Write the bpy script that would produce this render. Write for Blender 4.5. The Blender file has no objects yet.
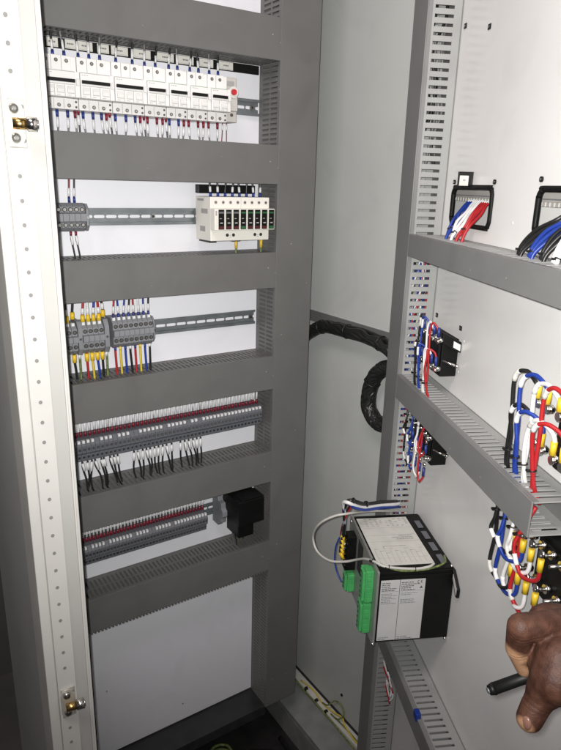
import bpy, bmesh, math, random
from mathutils import Vector, Matrix
random.seed(7)
S = 1.23                      # all coordinates below are in units of 1.23 m (18 mm breaker modules fix the scale)
scene = bpy.context.scene
COL = scene.collection

# ------------------------------------------------------------------ camera
W2C = ((0.8355418, -0.5488378, 0.0254378), (-0.1393673, -0.2565004, -0.9564436), (0.5314572, 0.7956033, -0.2908068))
cam_d = bpy.data.cameras.new('camera')
cam = bpy.data.objects.new('camera', cam_d); COL.objects.link(cam)
r, d, f = [Vector(v) for v in W2C]
m = Matrix((r, -d, -f)).transposed().to_4x4()
cam.matrix_world = m
cam_d.sensor_fit = 'VERTICAL'; cam_d.sensor_height = 24.0; cam_d.lens = 627.0 / 750.0 * 24.0
cam_d.clip_start = 0.02; cam_d.clip_end = 100
scene.camera = cam
scene.render.resolution_x = 766; scene.render.resolution_y = 1024
scene.render.engine = 'CYCLES'

# ------------------------------------------------------------------ light
world = bpy.data.worlds.new('World'); scene.world = world; world.use_nodes = True
bg = world.node_tree.nodes['Background']
bg.inputs['Color'].default_value = (0.95, 0.92, 0.94, 1); bg.inputs['Strength'].default_value = 0.07

def add_light(name, kind, loc, target, energy, color, **kw):
    l = bpy.data.lights.new(name, kind); l.energy = energy; l.color = color
    for k, v in kw.items(): setattr(l, k, v)
    o = bpy.data.objects.new(name, l); COL.objects.link(o)
    o.location = Vector(loc) * S
    o.rotation_euler = (Vector(target) - Vector(loc)).to_track_quat('-Z', 'Y').to_euler()
    return o
# the phone's torch beside the lens, aimed a little high
add_light('phone_flash', 'SPOT', (-0.012, 0.0, 0.012), (0.56, 0.83, -0.01), 76.0, (1.0, 0.99, 0.965),
          spot_size=math.radians(118), spot_blend=1.0, shadow_soft_size=0.006)
# ceiling light of the room, above and in front of the open cabinet
add_light('ceiling_lamp', 'AREA', (-0.35, 0.10, 1.25), (0.55, 0.75, 0.1), 22.0, (1.0, 0.88, 0.88), shape='RECTANGLE', size=1.1, size_y=0.5)
scene.view_settings.view_transform = 'Standard'; scene.view_settings.look = 'None'
scene.view_settings.exposure = 0.0; scene.view_settings.gamma = 1.0

# ------------------------------------------------------------------ materials
MATS = {}
def mat(name, col, rough=0.5, metal=0.0, var=0.06, scale=60.0, bump=0.0, bscale=300.0, spec=0.5, coat=0.0, dust=0.0, smudge=0.0):
    if name in MATS: return MATS[name]
    mt = bpy.data.materials.new(name); mt.use_nodes = True
    nt = mt.node_tree; p = nt.nodes['Principled BSDF']
    tc = nt.nodes.new('ShaderNodeTexCoord')
    nz = nt.nodes.new('ShaderNodeTexNoise'); nz.inputs['Scale'].default_value = scale; nz.inputs['Detail'].default_value = 4
    nt.links.new(tc.outputs['Object'], nz.inputs['Vector'])
    rp = nt.nodes.new('ShaderNodeMapRange')
    rp.inputs['From Min'].default_value = 0.3; rp.inputs['From Max'].default_value = 0.7
    rp.inputs['To Min'].default_value = 1 - var; rp.inputs['To Max'].default_value = 1 + var
    nt.links.new(nz.outputs['Fac'], rp.inputs['Value'])
    mx = nt.nodes.new('ShaderNodeVectorMath'); mx.operation = 'SCALE'
    mx.inputs[0].default_value = col[:3]
    nt.links.new(rp.outputs['Result'], mx.inputs['Scale'])
    colour = mx.outputs['Vector']
    if smudge > 0:                                  # wiped and handled patches, with a shape of their own
        wn = nt.nodes.new('ShaderNodeTexNoise'); wn.inputs['Scale'].default_value = 7; wn.inputs['Detail'].default_value = 7; wn.inputs['Distortion'].default_value = 1.2
        nt.links.new(tc.outputs['Object'], wn.inputs['Vector'])
        wr = nt.nodes.new('ShaderNodeMapRange'); wr.inputs['From Min'].default_value = 0.52; wr.inputs['From Max'].default_value = 0.72
        wr.inputs['To Min'].default_value = 1.0; wr.inputs['To Max'].default_value = 1 - smudge
        nt.links.new(wn.outputs['Fac'], wr.inputs['Value'])
        m2 = nt.nodes.new('ShaderNodeVectorMath'); m2.operation = 'SCALE'
        nt.links.new(colour, m2.inputs[0]); nt.links.new(wr.outputs['Result'], m2.inputs['Scale']); colour = m2.outputs['Vector']
    if dust > 0:                                    # drill dust and plaster specks
        vn = nt.nodes.new('ShaderNodeTexVoronoi'); vn.inputs['Scale'].default_value = 42
        nt.links.new(tc.outputs['Object'], vn.inputs['Vector'])
        lt = nt.nodes.new('ShaderNodeMath'); lt.operation = 'LESS_THAN'; lt.inputs[1].default_value = 0.055
        nt.links.new(vn.outputs['Distance'], lt.inputs[0])
        sp = nt.nodes.new('ShaderNodeSeparateColor'); nt.links.new(vn.outputs['Color'], sp.inputs['Color'])
        g2 = nt.nodes.new('ShaderNodeMath'); g2.operation = 'GREATER_THAN'; g2.inputs[1].default_value = 0.72
        nt.links.new(sp.outputs['Red'], g2.inputs[0])
        ml = nt.nodes.new('ShaderNodeMath'); ml.operation = 'MULTIPLY'
        nt.links.new(lt.outputs[0], ml.inputs[0]); nt.links.new(g2.outputs[0], ml.inputs[1])
        ml2 = nt.nodes.new('ShaderNodeMath'); ml2.operation = 'MULTIPLY'; ml2.inputs[1].default_value = dust
        nt.links.new(ml.outputs[0], ml2.inputs[0])
        mc = nt.nodes.new('ShaderNodeMix'); mc.data_type = 'RGBA'; mc.inputs[7].default_value = (0.5, 0.5, 0.48, 1)
        nt.links.new(ml2.outputs[0], mc.inputs[0]); nt.links.new(colour, mc.inputs[6]); colour = mc.outputs[2]
    nt.links.new(colour, p.inputs['Base Color'])
    rr = nt.nodes.new('ShaderNodeMapRange')
    rr.inputs['From Min'].default_value = 0.3; rr.inputs['From Max'].default_value = 0.7
    rr.inputs['To Min'].default_value = max(0.02, rough * 0.85); rr.inputs['To Max'].default_value = min(1, rough * 1.15)
    nt.links.new(nz.outputs['Fac'], rr.inputs['Value']); nt.links.new(rr.outputs['Result'], p.inputs['Roughness'])
    p.inputs['Metallic'].default_value = metal
    p.inputs['Specular IOR Level'].default_value = spec
    p.inputs['Coat Weight'].default_value = coat
    if bump > 0:
        n2 = nt.nodes.new('ShaderNodeTexNoise'); n2.inputs['Scale'].default_value = bscale; n2.inputs['Detail'].default_value = 3
        nt.links.new(tc.outputs['Object'], n2.inputs['Vector'])
        b = nt.nodes.new('ShaderNodeBump'); b.inputs['Strength'].default_value = bump; b.inputs['Distance'].default_value = 0.001
        nt.links.new(n2.outputs['Fac'], b.inputs['Height']); nt.links.new(b.outputs['Normal'], p.inputs['Normal'])
    MATS[name] = mt
    return mt
plate_white = mat('plate white paint', (0.79, 0.79, 0.83), 0.42, var=0.02, scale=5, bump=0.12, bscale=700, smudge=0.05)
door_white = mat('door white paint', (0.80, 0.79, 0.77), 0.22, var=0.035, scale=3, bump=0.05, bscale=120, smudge=0.05)
panel_grey = mat('light grey paint', (0.48, 0.495, 0.475), 0.38, var=0.03, scale=4, bump=0.1, bscale=600, smudge=0.05)
frame_white = mat('frame white paint', (0.63, 0.62, 0.585), 0.4, var=0.03, scale=8, bump=0.1, bscale=600, smudge=0.05)
frame_band = mat('frame grey band', (0.49, 0.485, 0.46), 0.4, var=0.02, scale=8)
duct_grey = mat('duct pvc', (0.132, 0.131, 0.126), 0.48, var=0.04, scale=9, bump=0.06, bscale=400, dust=0.7, smudge=0.10)
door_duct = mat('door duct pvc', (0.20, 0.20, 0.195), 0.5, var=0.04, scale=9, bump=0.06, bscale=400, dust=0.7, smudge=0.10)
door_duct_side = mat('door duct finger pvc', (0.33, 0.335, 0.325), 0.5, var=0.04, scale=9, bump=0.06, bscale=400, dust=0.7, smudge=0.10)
black_paint = mat('black sheet', (0.025, 0.025, 0.026), 0.45, var=0.2, scale=30, bump=0.1, dust=0.5)
floor_black = mat('black rubber floor', (0.018, 0.017, 0.017), 0.55, var=0.4, scale=14, bump=0.5, bscale=60, dust=0.5)
concrete = mat('dark concrete', (0.09, 0.088, 0.084), 0.8, var=0.2, scale=6, bump=0.4, bscale=60)
room_wall = mat('dark room wall paint', (0.10, 0.10, 0.095), 0.8, var=0.08, scale=2, bump=0.2, bscale=200)
zinc = mat('zinc plated steel', (0.22, 0.24, 0.25), 0.42, metal=0.6, var=0.12, scale=40)
zinc_dark = mat('zinc grey ledge', (0.30, 0.31, 0.30), 0.5, metal=0.3, var=0.12, scale=25)
hole_shade = mat('painted hole shade', (0.24, 0.235, 0.225), 0.8)  # flat grey stands in for the shade inside punched holes and slots
black_hole = mat('dark recess', (0.02, 0.02, 0.02), 0.8)
chrome = mat('nickel plate', (0.72, 0.70, 0.66), 0.2, metal=1.0, var=0.1, scale=80)
brass = mat('brass', (0.60, 0.40, 0.16), 0.28, metal=1.0, var=0.1, scale=80)
screw_m = mat('screw steel', (0.45, 0.44, 0.42), 0.3, metal=1.0, var=0.1, scale=200)
screw_dark = mat('recessed screw', (0.10, 0.085, 0.07), 0.5, metal=0.3)
mcb_white = mat('breaker white plastic', (0.76, 0.745, 0.73), 0.38, var=0.02, scale=20)
mcb_low = mat('breaker terminal cover', (0.70, 0.685, 0.675), 0.4, var=0.02, scale=20)
mcb_line = mat('breaker seam', (0.30, 0.29, 0.28), 0.6)
aux_grey = mat('aux grey plastic', (0.50, 0.48, 0.45), 0.45, var=0.04, scale=40)
black_pl = mat('black plastic', (0.005, 0.005, 0.005), 0.45, spec=0.25, var=0.15, scale=50)
black_matte = mat('black matte', (0.005, 0.005, 0.005), 0.6, spec=0.2, var=0.15, scale=50)
green_print = mat('green print', (0.10, 0.30, 0.13), 0.5)
win_red = mat('dark red flag', (0.07, 0.010, 0.012), 0.45)
win_green = mat('dark green flag', (0.02, 0.10, 0.035), 0.45)
bracket_m = mat('zinc bracket', (0.62, 0.60, 0.54), 0.36, metal=0.45, var=0.12, scale=50)
grey_print = mat('grey print', (0.34, 0.33, 0.32), 0.6)
dark_print = mat('dark print', (0.10, 0.10, 0.10), 0.6)
red_pl = mat('red plastic', (0.50, 0.02, 0.03), 0.35)
spd_cream = mat('arrester cream plastic', (0.74, 0.715, 0.65), 0.4, var=0.02, scale=20)
term_grey = mat('terminal grey', (0.215, 0.22, 0.235), 0.5, var=0.06, scale=60)
term_dark = mat('terminal dark grey', (0.125, 0.13, 0.145), 0.5, var=0.06, scale=60)
marker_white = mat('white marker', (0.74, 0.74, 0.74), 0.5, var=0.04, scale=90)
label_paper = mat('label paper', (0.62, 0.61, 0.56), 0.6, var=0.05, scale=60)
side_paper = mat('silver label film', (0.52, 0.52, 0.51), 0.45, var=0.04, scale=20, smudge=0.08)
inner_white = mat('inner white paint', (0.84, 0.83, 0.81), 0.5, var=0.03, scale=6)
label_bright = mat('bright label', (0.70, 0.70, 0.68), 0.5, var=0.03, scale=30)
w_black = mat('black wire', (0.012, 0.012, 0.012), 0.38)
w_grey = mat('grey wire', (0.16, 0.155, 0.155), 0.45)
w_red = mat('red wire', (0.40, 0.018, 0.022), 0.38)
w_blue = mat('blue wire', (0.014, 0.042, 0.27), 0.38)
w_white = mat('white wire', (0.74, 0.73, 0.72), 0.4)
w_yellow = mat('yellow wire', (0.66, 0.50, 0.04), 0.4)
w_green = mat('green yellow wire', (0.15, 0.19, 0.06), 0.45, var=0.5, scale=150)
w_lgrey = mat('grey cable jacket', (0.50, 0.49, 0.45), 0.45)
f_red = mat('red ferrule', (0.20, 0.010, 0.025), 0.4)
f_blue = mat('blue ferrule', (0.018, 0.035, 0.19), 0.4)
f_yellow = mat('yellow ferrule', (0.74, 0.50, 0.03), 0.4)
con_green = mat('green connector', (0.065, 0.36, 0.11), 0.45, var=0.1, scale=60)
tie_black = mat('cable tie', (0.01, 0.01, 0.01), 0.4)
ctl_black = mat('controller black paint', (0.005, 0.005, 0.005), 0.45, spec=0.25, var=0.15, scale=30, dust=0.5)
ctl_metal = mat('controller grey panel', (0.36, 0.37, 0.35), 0.4, metal=0.5, var=0.08, scale=40)

# ------------------------------------------------------------------ mesh helper
PLATE = (Vector((0, 1.07, 0)), 0.0)                      # mounting plate: x right, -y out of the plate, z up
HX, HY = 0.835, 0.797                                    # door hinge
DOOR_RZ = math.atan2(-0.89961628, -0.43668129)
DOOR = (Vector((HX, HY, 0)), DOOR_RZ)                    # door: x away from the hinge, -y out of the inner face
WORLD = (Vector((0, 0, 0)), 0.0)

class MB:
    def __init__(s): s.bm = bmesh.new(); s.mats = []
    def mi(s, m):
        if m not in s.mats: s.mats.append(m)
        return s.mats.index(m)
    def add(s, bm2, m):
        i = s.mi(m); mp = {}
        for v in bm2.verts: mp[v] = s.bm.verts.new(v.co)
        for fc in bm2.faces:
            try:
                nf = s.bm.faces.new([mp[v] for v in fc.verts]); nf.material_index = i; nf.smooth = fc.smooth
            except ValueError: pass
        bm2.free(); return s
    def box(s, x0, x1, y0, y1, z0, z1, m, bev=0.0, seg=2):
        b = bmesh.new(); bmesh.ops.create_cube(b, size=1)
        for v in b.verts:
            v.co = Vector(((x0 + x1) / 2 + v.co.x * abs(x1 - x0), (y0 + y1) / 2 + v.co.y * abs(y1 - y0), (z0 + z1) / 2 + v.co.z * abs(z1 - z0)))
        if bev > 0:
            bmesh.ops.bevel(b, geom=b.edges[:], offset=bev, segments=seg, affect='EDGES', profile=0.5)
        return s.add(b, m)
    def prism(s, pts, a0, a1, m, axis='x', bev=0.0):
        """pts: outline in the other two axes (x: (y,z); y: (x,z); z: (x,y))"""
        b = bmesh.new()
        def P(p, a):
            return {'x': Vector((a, p[0], p[1])), 'y': Vector((p[0], a, p[1])), 'z': Vector((p[0], p[1], a))}[axis]
        v0 = [b.verts.new(P(p, a0)) for p in pts]; v1 = [b.verts.new(P(p, a1)) for p in pts]
        b.faces.new(v0); b.faces.new(v1[::-1])
        n = len(pts)
        for i in range(n): b.faces.new((v0[i], v1[i], v1[(i + 1) % n], v0[(i + 1) % n]))
        bmesh.ops.recalc_face_normals(b, faces=b.faces)
        if bev > 0: bmesh.ops.bevel(b, geom=b.edges[:], offset=bev, segments=2, affect='EDGES', profile=0.5)
        return s.add(b, m)
    def cyl(s, p0, p1, r0, m, r1=None, n=12):
        r1 = r0 if r1 is None else r1
        p0, p1 = Vector(p0), Vector(p1); ax = (p1 - p0).normalized()
        u = ax.orthogonal().normalized(); w = ax.cross(u); b = bmesh.new()
        A = [b.verts.new(p0 + (u * math.cos(t) + w * math.sin(t)) * r0) for t in [2 * math.pi * i / n for i in range(n)]]
        B = [b.verts.new(p1 + (u * math.cos(t) + w * math.sin(t)) * r1) for t in [2 * math.pi * i / n for i in range(n)]]
        b.faces.new(A[::-1]); b.faces.new(B)
        for i in range(n):
            fc = b.faces.new((A[i], A[(i + 1) % n], B[(i + 1) % n], B[i])); fc.smooth = True
        return s.add(b, m)
    def tube(s, pts, r, m, n=8, sub=6, closed=False):
        P = spline([Vector(p) for p in pts], sub, closed)
        b = bmesh.new(); rings = []; u = None; N = len(P)
        for i, p in enumerate(P):
            if closed: t = (P[(i + 1) % N] - P[i - 1]).normalized()
            else: t = (P[min(i + 1, N - 1)] - P[max(i - 1, 0)]).normalized()
            if u is None: u = t.orthogonal().normalized()
            u = (u - t * u.dot(t))
            u = u.normalized() if u.length > 1e-6 else t.orthogonal().normalized()
            w = t.cross(u)
            rings.append([b.verts.new(p + (u * math.cos(a) + w * math.sin(a)) * r) for a in [2 * math.pi * k / n for k in range(n)]])
        for i in range(N if closed else N - 1):
            A, B = rings[i], rings[(i + 1) % N]
            for k in range(n):
                fc = b.faces.new((A[k], A[(k + 1) % n], B[(k + 1) % n], B[k])); fc.smooth = True
        if not closed: b.faces.new(rings[0][::-1]); b.faces.new(rings[-1])
        return s.add(b, m)
    def ball(s, c, r, m, sx=1, sy=1, sz=1):
        b = bmesh.new(); bmesh.ops.create_uvsphere(b, u_segments=14, v_segments=9, radius=1)
        for v in b.verts: v.co = Vector((c[0] + v.co.x * r * sx, c[1] + v.co.y * r * sy, c[2] + v.co.z * r * sz))
        for fc in b.faces: fc.smooth = True
        return s.add(b, m)
    def build(s, name, parent=None, frame=WORLD, label=None, base=None):
        """frame coordinates; base = origin of the object inside the frame"""
        if parent is not None:
            fr, base = parent['_fr'], parent['_base']; frame = FR[fr]
            base = Vector(base)
        elif base is None: base = Vector((0, 0, 0))
        else: base = Vector(base)
        for v in s.bm.verts: v.co = (v.co - base) * S
        me = bpy.data.meshes.new(name); s.bm.to_mesh(me); s.bm.free()
        for mm in s.mats: me.materials.append(mm)
        o = bpy.data.objects.new(name, me); COL.objects.link(o)
        if parent is not None:
            o.parent = parent; o['_fr'] = parent['_fr']; o['_base'] = list(base)
        else:
            rot = Matrix.Rotation(frame[1], 3, 'Z')
            o.location = (frame[0] + rot @ base) * S; o.rotation_euler = (0, 0, frame[1])
            o['_fr'] = [k for k in FR if FR[k] is frame][0]; o['_base'] = list(base)
        if label: o['label'] = label
        return o
FR = {'P': PLATE, 'D': DOOR, 'W': WORLD}
def spline(P, sub, closed=False):
    if len(P) == 2 and not closed: return P
    out = []; N = len(P)
    rng = range(N) if closed else range(N - 1)
    for i in rng:
        p1, p2 = P[i], P[(i + 1) % N]
        p0 = P[i - 1] if (closed or i > 0) else p1 + (p1 - p2)
        p3 = P[(i + 2) % N] if (closed or i + 2 < N) else p2 + (p2 - p1)
        for k in range(sub):
            t = k / sub
            out.append(0.5 * ((2 * p1) + (p2 - p0) * t + (2 * p0 - 5 * p1 + 4 * p2 - p3) * t * t + (3 * p1 - p0 - 3 * p2 + p3) * t ** 3))
    if not closed: out.append(P[-1])
    return out
def tag(o, label, cat, group=None):
    o['label'] = label; o['category'] = cat
    if group: o['group'] = group
    return o
def thing(name, frame, base, label, cat, group=None):
    o = bpy.data.objects.new(name, None); COL.objects.link(o)
    o.empty_display_size = 0.02
    rot = Matrix.Rotation(frame[1], 3, 'Z')
    o.location = (frame[0] + rot @ Vector(base)) * S; o.rotation_euler = (0, 0, frame[1])
    o['_fr'] = [k for k in FR if FR[k] is frame][0]; o['_base'] = list(base)
    return tag(o, label, cat, group)
def kids(o): return KIDS.get(o.name, [])
KIDS = {}
def copy_thing(src, children, shift, label):
    """copy a thing and its parts; shift is in frame coordinates"""
    fr = FR[src['_fr']]
    c = src.copy(); COL.objects.link(c)
    b = Vector(src['_base']) + Vector(shift)
    c.location = (fr[0] + Matrix.Rotation(fr[1], 3, 'Z') @ b) * S
    c['_base'] = list(b); c['label'] = label
    made = []
    for ch in children:
        k = ch.copy(); COL.objects.link(k); k.parent = c; made.append(k)
    return c, made
ORD = ['first', 'second', 'third', 'fourth', 'fifth', 'sixth', 'seventh', 'eighth', 'ninth', 'tenth', 'eleventh', 'twelfth', 'thirteenth', 'fourteenth',
       'fifteenth', 'sixteenth', 'seventeenth', 'eighteenth', 'nineteenth']
TENS = {20: 'twent', 30: 'thirt', 40: 'fort', 50: 'fift'}
def ordn(i):                    # 0 -> first
    n = i + 1
    if n < 20: return ORD[n - 1]
    t, u = n // 10 * 10, n % 10
    return TENS[t] + ('ieth' if u == 0 else 'y-' + ORD[u - 1])

# ------------------------------------------------------------------ setting
b = MB(); b.box(-4, 4, -3, 4, -1.48, -1.45, concrete)
o = b.build('floor'); o['kind'] = 'structure'
b = MB(); b.box(-3, 3.0, 1.75, 1.80, -1.449, 1.2, room_wall)
o = b.build('room_wall'); tag(o, 'plain dark grey room wall behind the cabinet at far left', 'wall')

# ------------------------------------------------------------------ cabinet
cab = thing('electrical_cabinet', WORLD, (0.49, 0.95, -1.45), 'open light grey electrical cabinet with white mounting plate and open door', 'cabinet')
b = MB(); b.box(0.16, 0.732, 1.07, 1.073, -1.185, 0.62, plate_white, bev=0.001)
mplate = b.build('mounting_plate', cab)
for x, z in ((0.30, -1.02), (0.47, -1.14), (0.60, 0.24)):
    b = MB(); b.cyl((x, 1.07, z), (x, 1.069, z), 0.0014, screw_m); b.build('plate_screw', mplate)
b = MB(); b.box(0.830, 0.8335, 0.803, 1.16, -1.25, 0.62, panel_grey); side = b.build('side_panel', cab)
b = MB(); b.box(0.828, 0.830, 0.82, 1.16, -1.252, -1.246, black_hole); b.build('bottom_gap_shade', side)  # dark strip painted for the shaded gap under the side panel
b = MB(); b.cyl((0.83, 0.935, -1.188), (0.8275, 0.935, -1.188), 0.0035, black_pl); b.build('panel_screw', side)
b = MB(); b.box(0.826, 0.830, 0.80, 1.16, -0.292, -0.268, duct_grey); b.build('side_rail', side)
b = MB(); b.box(0.139, 0.142, 0.86, 1.16, -1.25, 0.62, panel_grey); b.build('side_panel', cab)
b = MB(); b.box(0.139, 0.8335, 1.16, 1.163, -1.35, 0.62, panel_grey); b.build('rear_panel', cab)
# left front upright
fr = MB()
fr.box(0.1385, 0.1525, 0.800, 0.86, -1.33, 0.62, frame_white, bev=0.0015)
fr.box(0.1525, 0.1535, 0.8035, 0.86, -1.33, 0.62, frame_band)
fr.box(0.1535, 0.1800, 0.8005, 0.86, -1.33, 0.62, frame_white, bev=0.0008)
fr.box(0.1800, 0.1975, 0.8035, 0.86, -1.33, 0.62, frame_band, bev=0.0006)
fr.box(0.1975, 0.1995, 0.8015, 0.86, -1.33, 0.62, frame_white)
fr.box(0.1995, 0.2030, 0.7990, 0.86, -1.33, 0.62, frame_white, bev=0.0012)
upright = fr.build('front_upright', cab)
b = MB()
b.box(0.2030, 0.2056, 0.8040, 0.88, -1.33, 0.62, black_matte)
b.build('door_gasket', upright)
z = 0.50
h0 = None
while z > -1.3:
    if not (0.028 < z < 0.088 or -0.79 < z < -0.711):
        n = 12; sl = 0.0
        pts = [(0.1655 + 0.0024 * math.cos(t) , z + 0.0026 * math.sin(t)) for t in [2 * math.pi * i / n for i in range(n)]]
        if h0 is None:
            b = MB(); b.prism(pts, 0.8000, 0.8012, hole_shade, 'y'); h0 = b.build('punched_hole', upright); zh = z
        else:
            hc = h0.copy(); COL.objects.link(hc); hc.parent = upright; hc.location = (0, 0, (z - zh) * S)
    z -= 0.0277
# roller strikes for the lock rod
def strike(z, lab):
    t = MB()
    t.box(0.1565, 0.1765, 0.7975, 0.8003, z - 0.026, z + 0.026, bracket_m, bev=0.004 * 0.3)
    t.prism([(0.1645 + 0.0095 * math.cos(a), z + (0.014 if math.sin(a) > 0 else -0.014) + 0.0105 * math.sin(a)) for a in [2 * math.pi * i / 20 for i in range(20)]], 0.7955, 0.7974, bracket_m, 'y')
    p = t.build('roller_strike', cab, label=lab)
    t = MB(); t.cyl((0.160, 0.789, z - 0.0005), (0.176, 0.787, z - 0.0005), 0.0062, brass, n=16); t.build('brass_pin', p)
    t = MB(); t.cyl((0.1745, 0.787, z - 0.0005), (0.1855, 0.7855, z - 0.0005), 0.0078, chrome, n=18); t.cyl((0.1855, 0.7855, z - 0.0005), (0.187, 0.7853, z - 0.0005), 0.0055, chrome, n=18); t.build('roller', p)
    for dz in (-0.0155, 0.0155):
        t = MB(); t.cyl((0.164, 0.7955, z + dz), (0.164, 0.792, z + dz), 0.0058, chrome, r1=0.0045, n=16)
        t.cyl((0.164, 0.792, z + dz), (0.164, 0.7915, z + dz), 0.0025, screw_m, n=6); t.build('screw', p)
    for dz in (-0.018, 0.018):
        t = MB(); t.cyl((0.173, 0.7974, z + dz), (0.173, 0.7968, z + dz), 0.0026, hole_shade, n=10); t.build('bracket_hole', p)
strike(0.058, 'upper roller strike bracket'); strike(-0.752, 'lower roller strike bracket')
# base
b = MB(); b.box(0.16, 0.655, 1.006, 1.16, -1.215, -1.188, black_paint, bev=0.001); b.build('plate_support_rail', cab)
b = MB(); b.box(0.142, 0.80, 0.80, 1.16, -1.36, -1.34, floor_black); base = b.build('floor_sheet', cab)
b = MB(); b.box(0.30, 0.66, 0.88, 0.98, -1.34, -1.325, black_paint, bev=0.004); b.box(0.42, 0.55, 0.83, 0.87, -1.34, -1.31, black_paint, bev=0.006); b.build('gland_plate', base)
b = MB(); b.box(0.735, 0.806, 0.80, 1.16, -1.275, -1.262, zinc_dark, bev=0.002)
b.box(0.735, 0.7375, 0.80, 1.16, -1.34, -1.2755, zinc_dark)
ledge = b.build('base_rail', cab)
b = MB(); b.box(0.806, 0.809, 0.80, 1.16, -1.290, -1.2525, label_paper, bev=0.0005)
b.box(0.809, 0.828, 0.80, 1.16, -1.257, -1.2535, label_paper)
strip = b.build('perforated_strip', ledge)
b = MB()
for i in range(16): b.box(0.8052, 0.806, 0.825 + i * 0.018, 0.834 + i * 0.018, -1.272, -1.264, hole_shade)
b.build('slot', ledge)
# earth wires lying along the base rail
def loose(name, pts, rad, m, lab, cat='wire', frame=WORLD, group=None, n=8, base=None):
    t = MB(); t.tube(pts, rad, m, n=n, sub=8)
    o = t.build(name, frame=frame, base=base or pts[0]); return tag(o, lab, cat, group)
loose('earth_wire', [(0.80, 1.10, -1.245), (0.802, 1.05, -1.256), (0.800, 1.0, -1.250), (0.803, 0.96, -1.257), (0.80, 0.92, -1.252), (0.80, 0.87, -1.255), (0.80, 0.82, -1.258)], 0.0022, w_green,
      'green and yellow earth wire lying along the pale base rail at bottom')
loose('earth_wire', [(0.815, 0.99, -1.250), (0.812, 0.965, -1.235), (0.822, 0.95, -1.215), (0.826, 0.93, -1.213), (0.822, 0.915, -1.228), (0.813, 0.925, -1.245), (0.812, 0.95, -1.250), (0.815, 0.90, -1.249), (0.815, 0.85, -1.250)], 0.0019, w_green,
      'green and yellow earth wire curled in a loop against the side panel')
loose('earth_wire', [(0.812, 1.08, -1.250), (0.818, 1.03, -1.246), (0.815, 0.99, -1.251), (0.818, 0.95, -1.247), (0.822, 0.92, -1.240), (0.815, 0.90, -1.244), (0.812, 0.86, -1.250), (0.815, 0.82, -1.249)], 0.0018, w_yellow,
      'yellow earth wire threaded along the perforated base strip')
for i, (y, z) in enumerate(((1.05, -1.249), (1.005, -1.250), (0.965, -1.251))):
    q = MB(); q.box(0.8035, 0.812, y - 0.0035, y + 0.0035, z - 0.010, z + 0.002, tie_black, 0.001); tag(q.build('cable_clip', base=(0.808, y, z)), 'small black cable clip on the base strip, ' + ordn(i) + ' from the back corner', 'clip', 'black clips on the base strip')
for i, P in enumerate(([(0.70, 0.86, -1.322), (0.66, 0.92, -1.318), (0.62, 0.99, -1.320), (0.56, 1.02, -1.322), (0.50, 0.99, -1.32)], [(0.72, 0.92, -1.332), (0.68, 0.985, -1.330), (0.60, 1.035, -1.332), (0.48, 1.06, -1.331)], [(0.58, 0.84, -1.30), (0.64, 0.86, -1.298), (0.70, 0.93, -1.325), (0.71, 1.02, -1.33)])):
    loose('floor_cable', P, 0.0065, w_black, ('thick black cable nearest the coil on the cabinet floor', 'thick black cable along the rear of the cabinet floor', 'thick black cable sweeping past the base rail on the floor')[i], 'cable')
loose('cable_coil', [(0.515, 1.03, -1.318), (0.53, 1.055, -1.314), (0.56, 1.06, -1.317), (0.575, 1.035, -1.314), (0.555, 1.01, -1.317), (0.525, 1.015, -1.311), (0.522, 1.045, -1.307), (0.55, 1.065, -1.307), (0.578, 1.05, -1.309), (0.57, 1.012, -1.313), (0.54, 1.00, -1.318)], 0.0034, w_green,
      'coil of green and yellow cable on the black cabinet floor', 'cable')
# ------------------------------------------------------------------ door (a part of the cabinet, on its right hinge)
def rrect(x0, x1, z0, z1, r, n=6):
    P = []
    for cx, cz, a0 in ((x1 - r, z1 - r, 0), (x0 + r, z1 - r, 90), (x0 + r, z0 + r, 180), (x1 - r, z0 + r, 270)):
        for i in range(n + 1):
            a = math.radians(a0 + 90 * i / n); P.append((cx + r * math.cos(a), cz + r * math.sin(a)))
    return P
holes = [(0.100, 0.236, -0.052, 0.003), (0.358, 0.500, -0.052, 0.003)]
door_bm = bmesh.new()
def sheet_with_holes(y0, y1, m, mb):
    X = sorted({-0.005, 0.70} | {h[0] for h in holes} | {h[1] for h in holes})
    z0, z1 = holes[0][2], holes[0][3]
    mb.box(X[0], X[-1], y0, y1, z1, 0.62, m); mb.box(X[0], X[-1], y0, y1, -1.30, z0, m)
    for a, c in ((X[0], X[1]), (X[2], X[3]), (X[4], X[5])): mb.box(a, c, y0, y1, z0, z1, m)
b = MB(); sheet_with_holes(0.0, 0.002, door_white, b)
# merge the seams so the sheet is one surface
bmesh.ops.remove_doubles(b.bm, verts=b.bm.verts, dist=1e-6)
class Tmp: pass
_dr = thing('tmp_anchor', DOOR, (0, 0, 0), 'x', 'x'); 
def door_part(mb, name, parent=None, label=None):
    """child of the cabinet, given in door coordinates"""
    rot = Matrix.Rotation(DOOR_RZ, 3, 'Z')
    if parent is None:
        for v in mb.bm.verts: v.co = FR['D'][0] + rot @ v.co
        return mb.build(name, cab, label=label)
    for v in mb.bm.verts: v.co = FR['D'][0] + rot @ v.co
    return mb.build(name, parent, label=label)
bpy.data.objects.remove(_dr)
door = door_part(b, 'door')
b = MB(); b.box(-0.005, 0.70, 0.075, 0.078, -1.30, 0.62, door_white); b.box(0.70, 0.703, 0.0, 0.078, -1.30, 0.62, door_white); door_part(b, 'door_skin', door)
for h in holes:
    b = MB(); P = rrect(h[0], h[1], h[2], h[3], 0.012); b.tube([(p[0], -0.001, p[1]) for p in P], 0.0036, black_matte, closed=True, sub=2, n=8)
    door_part(b, 'edge_trim', door)
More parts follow.
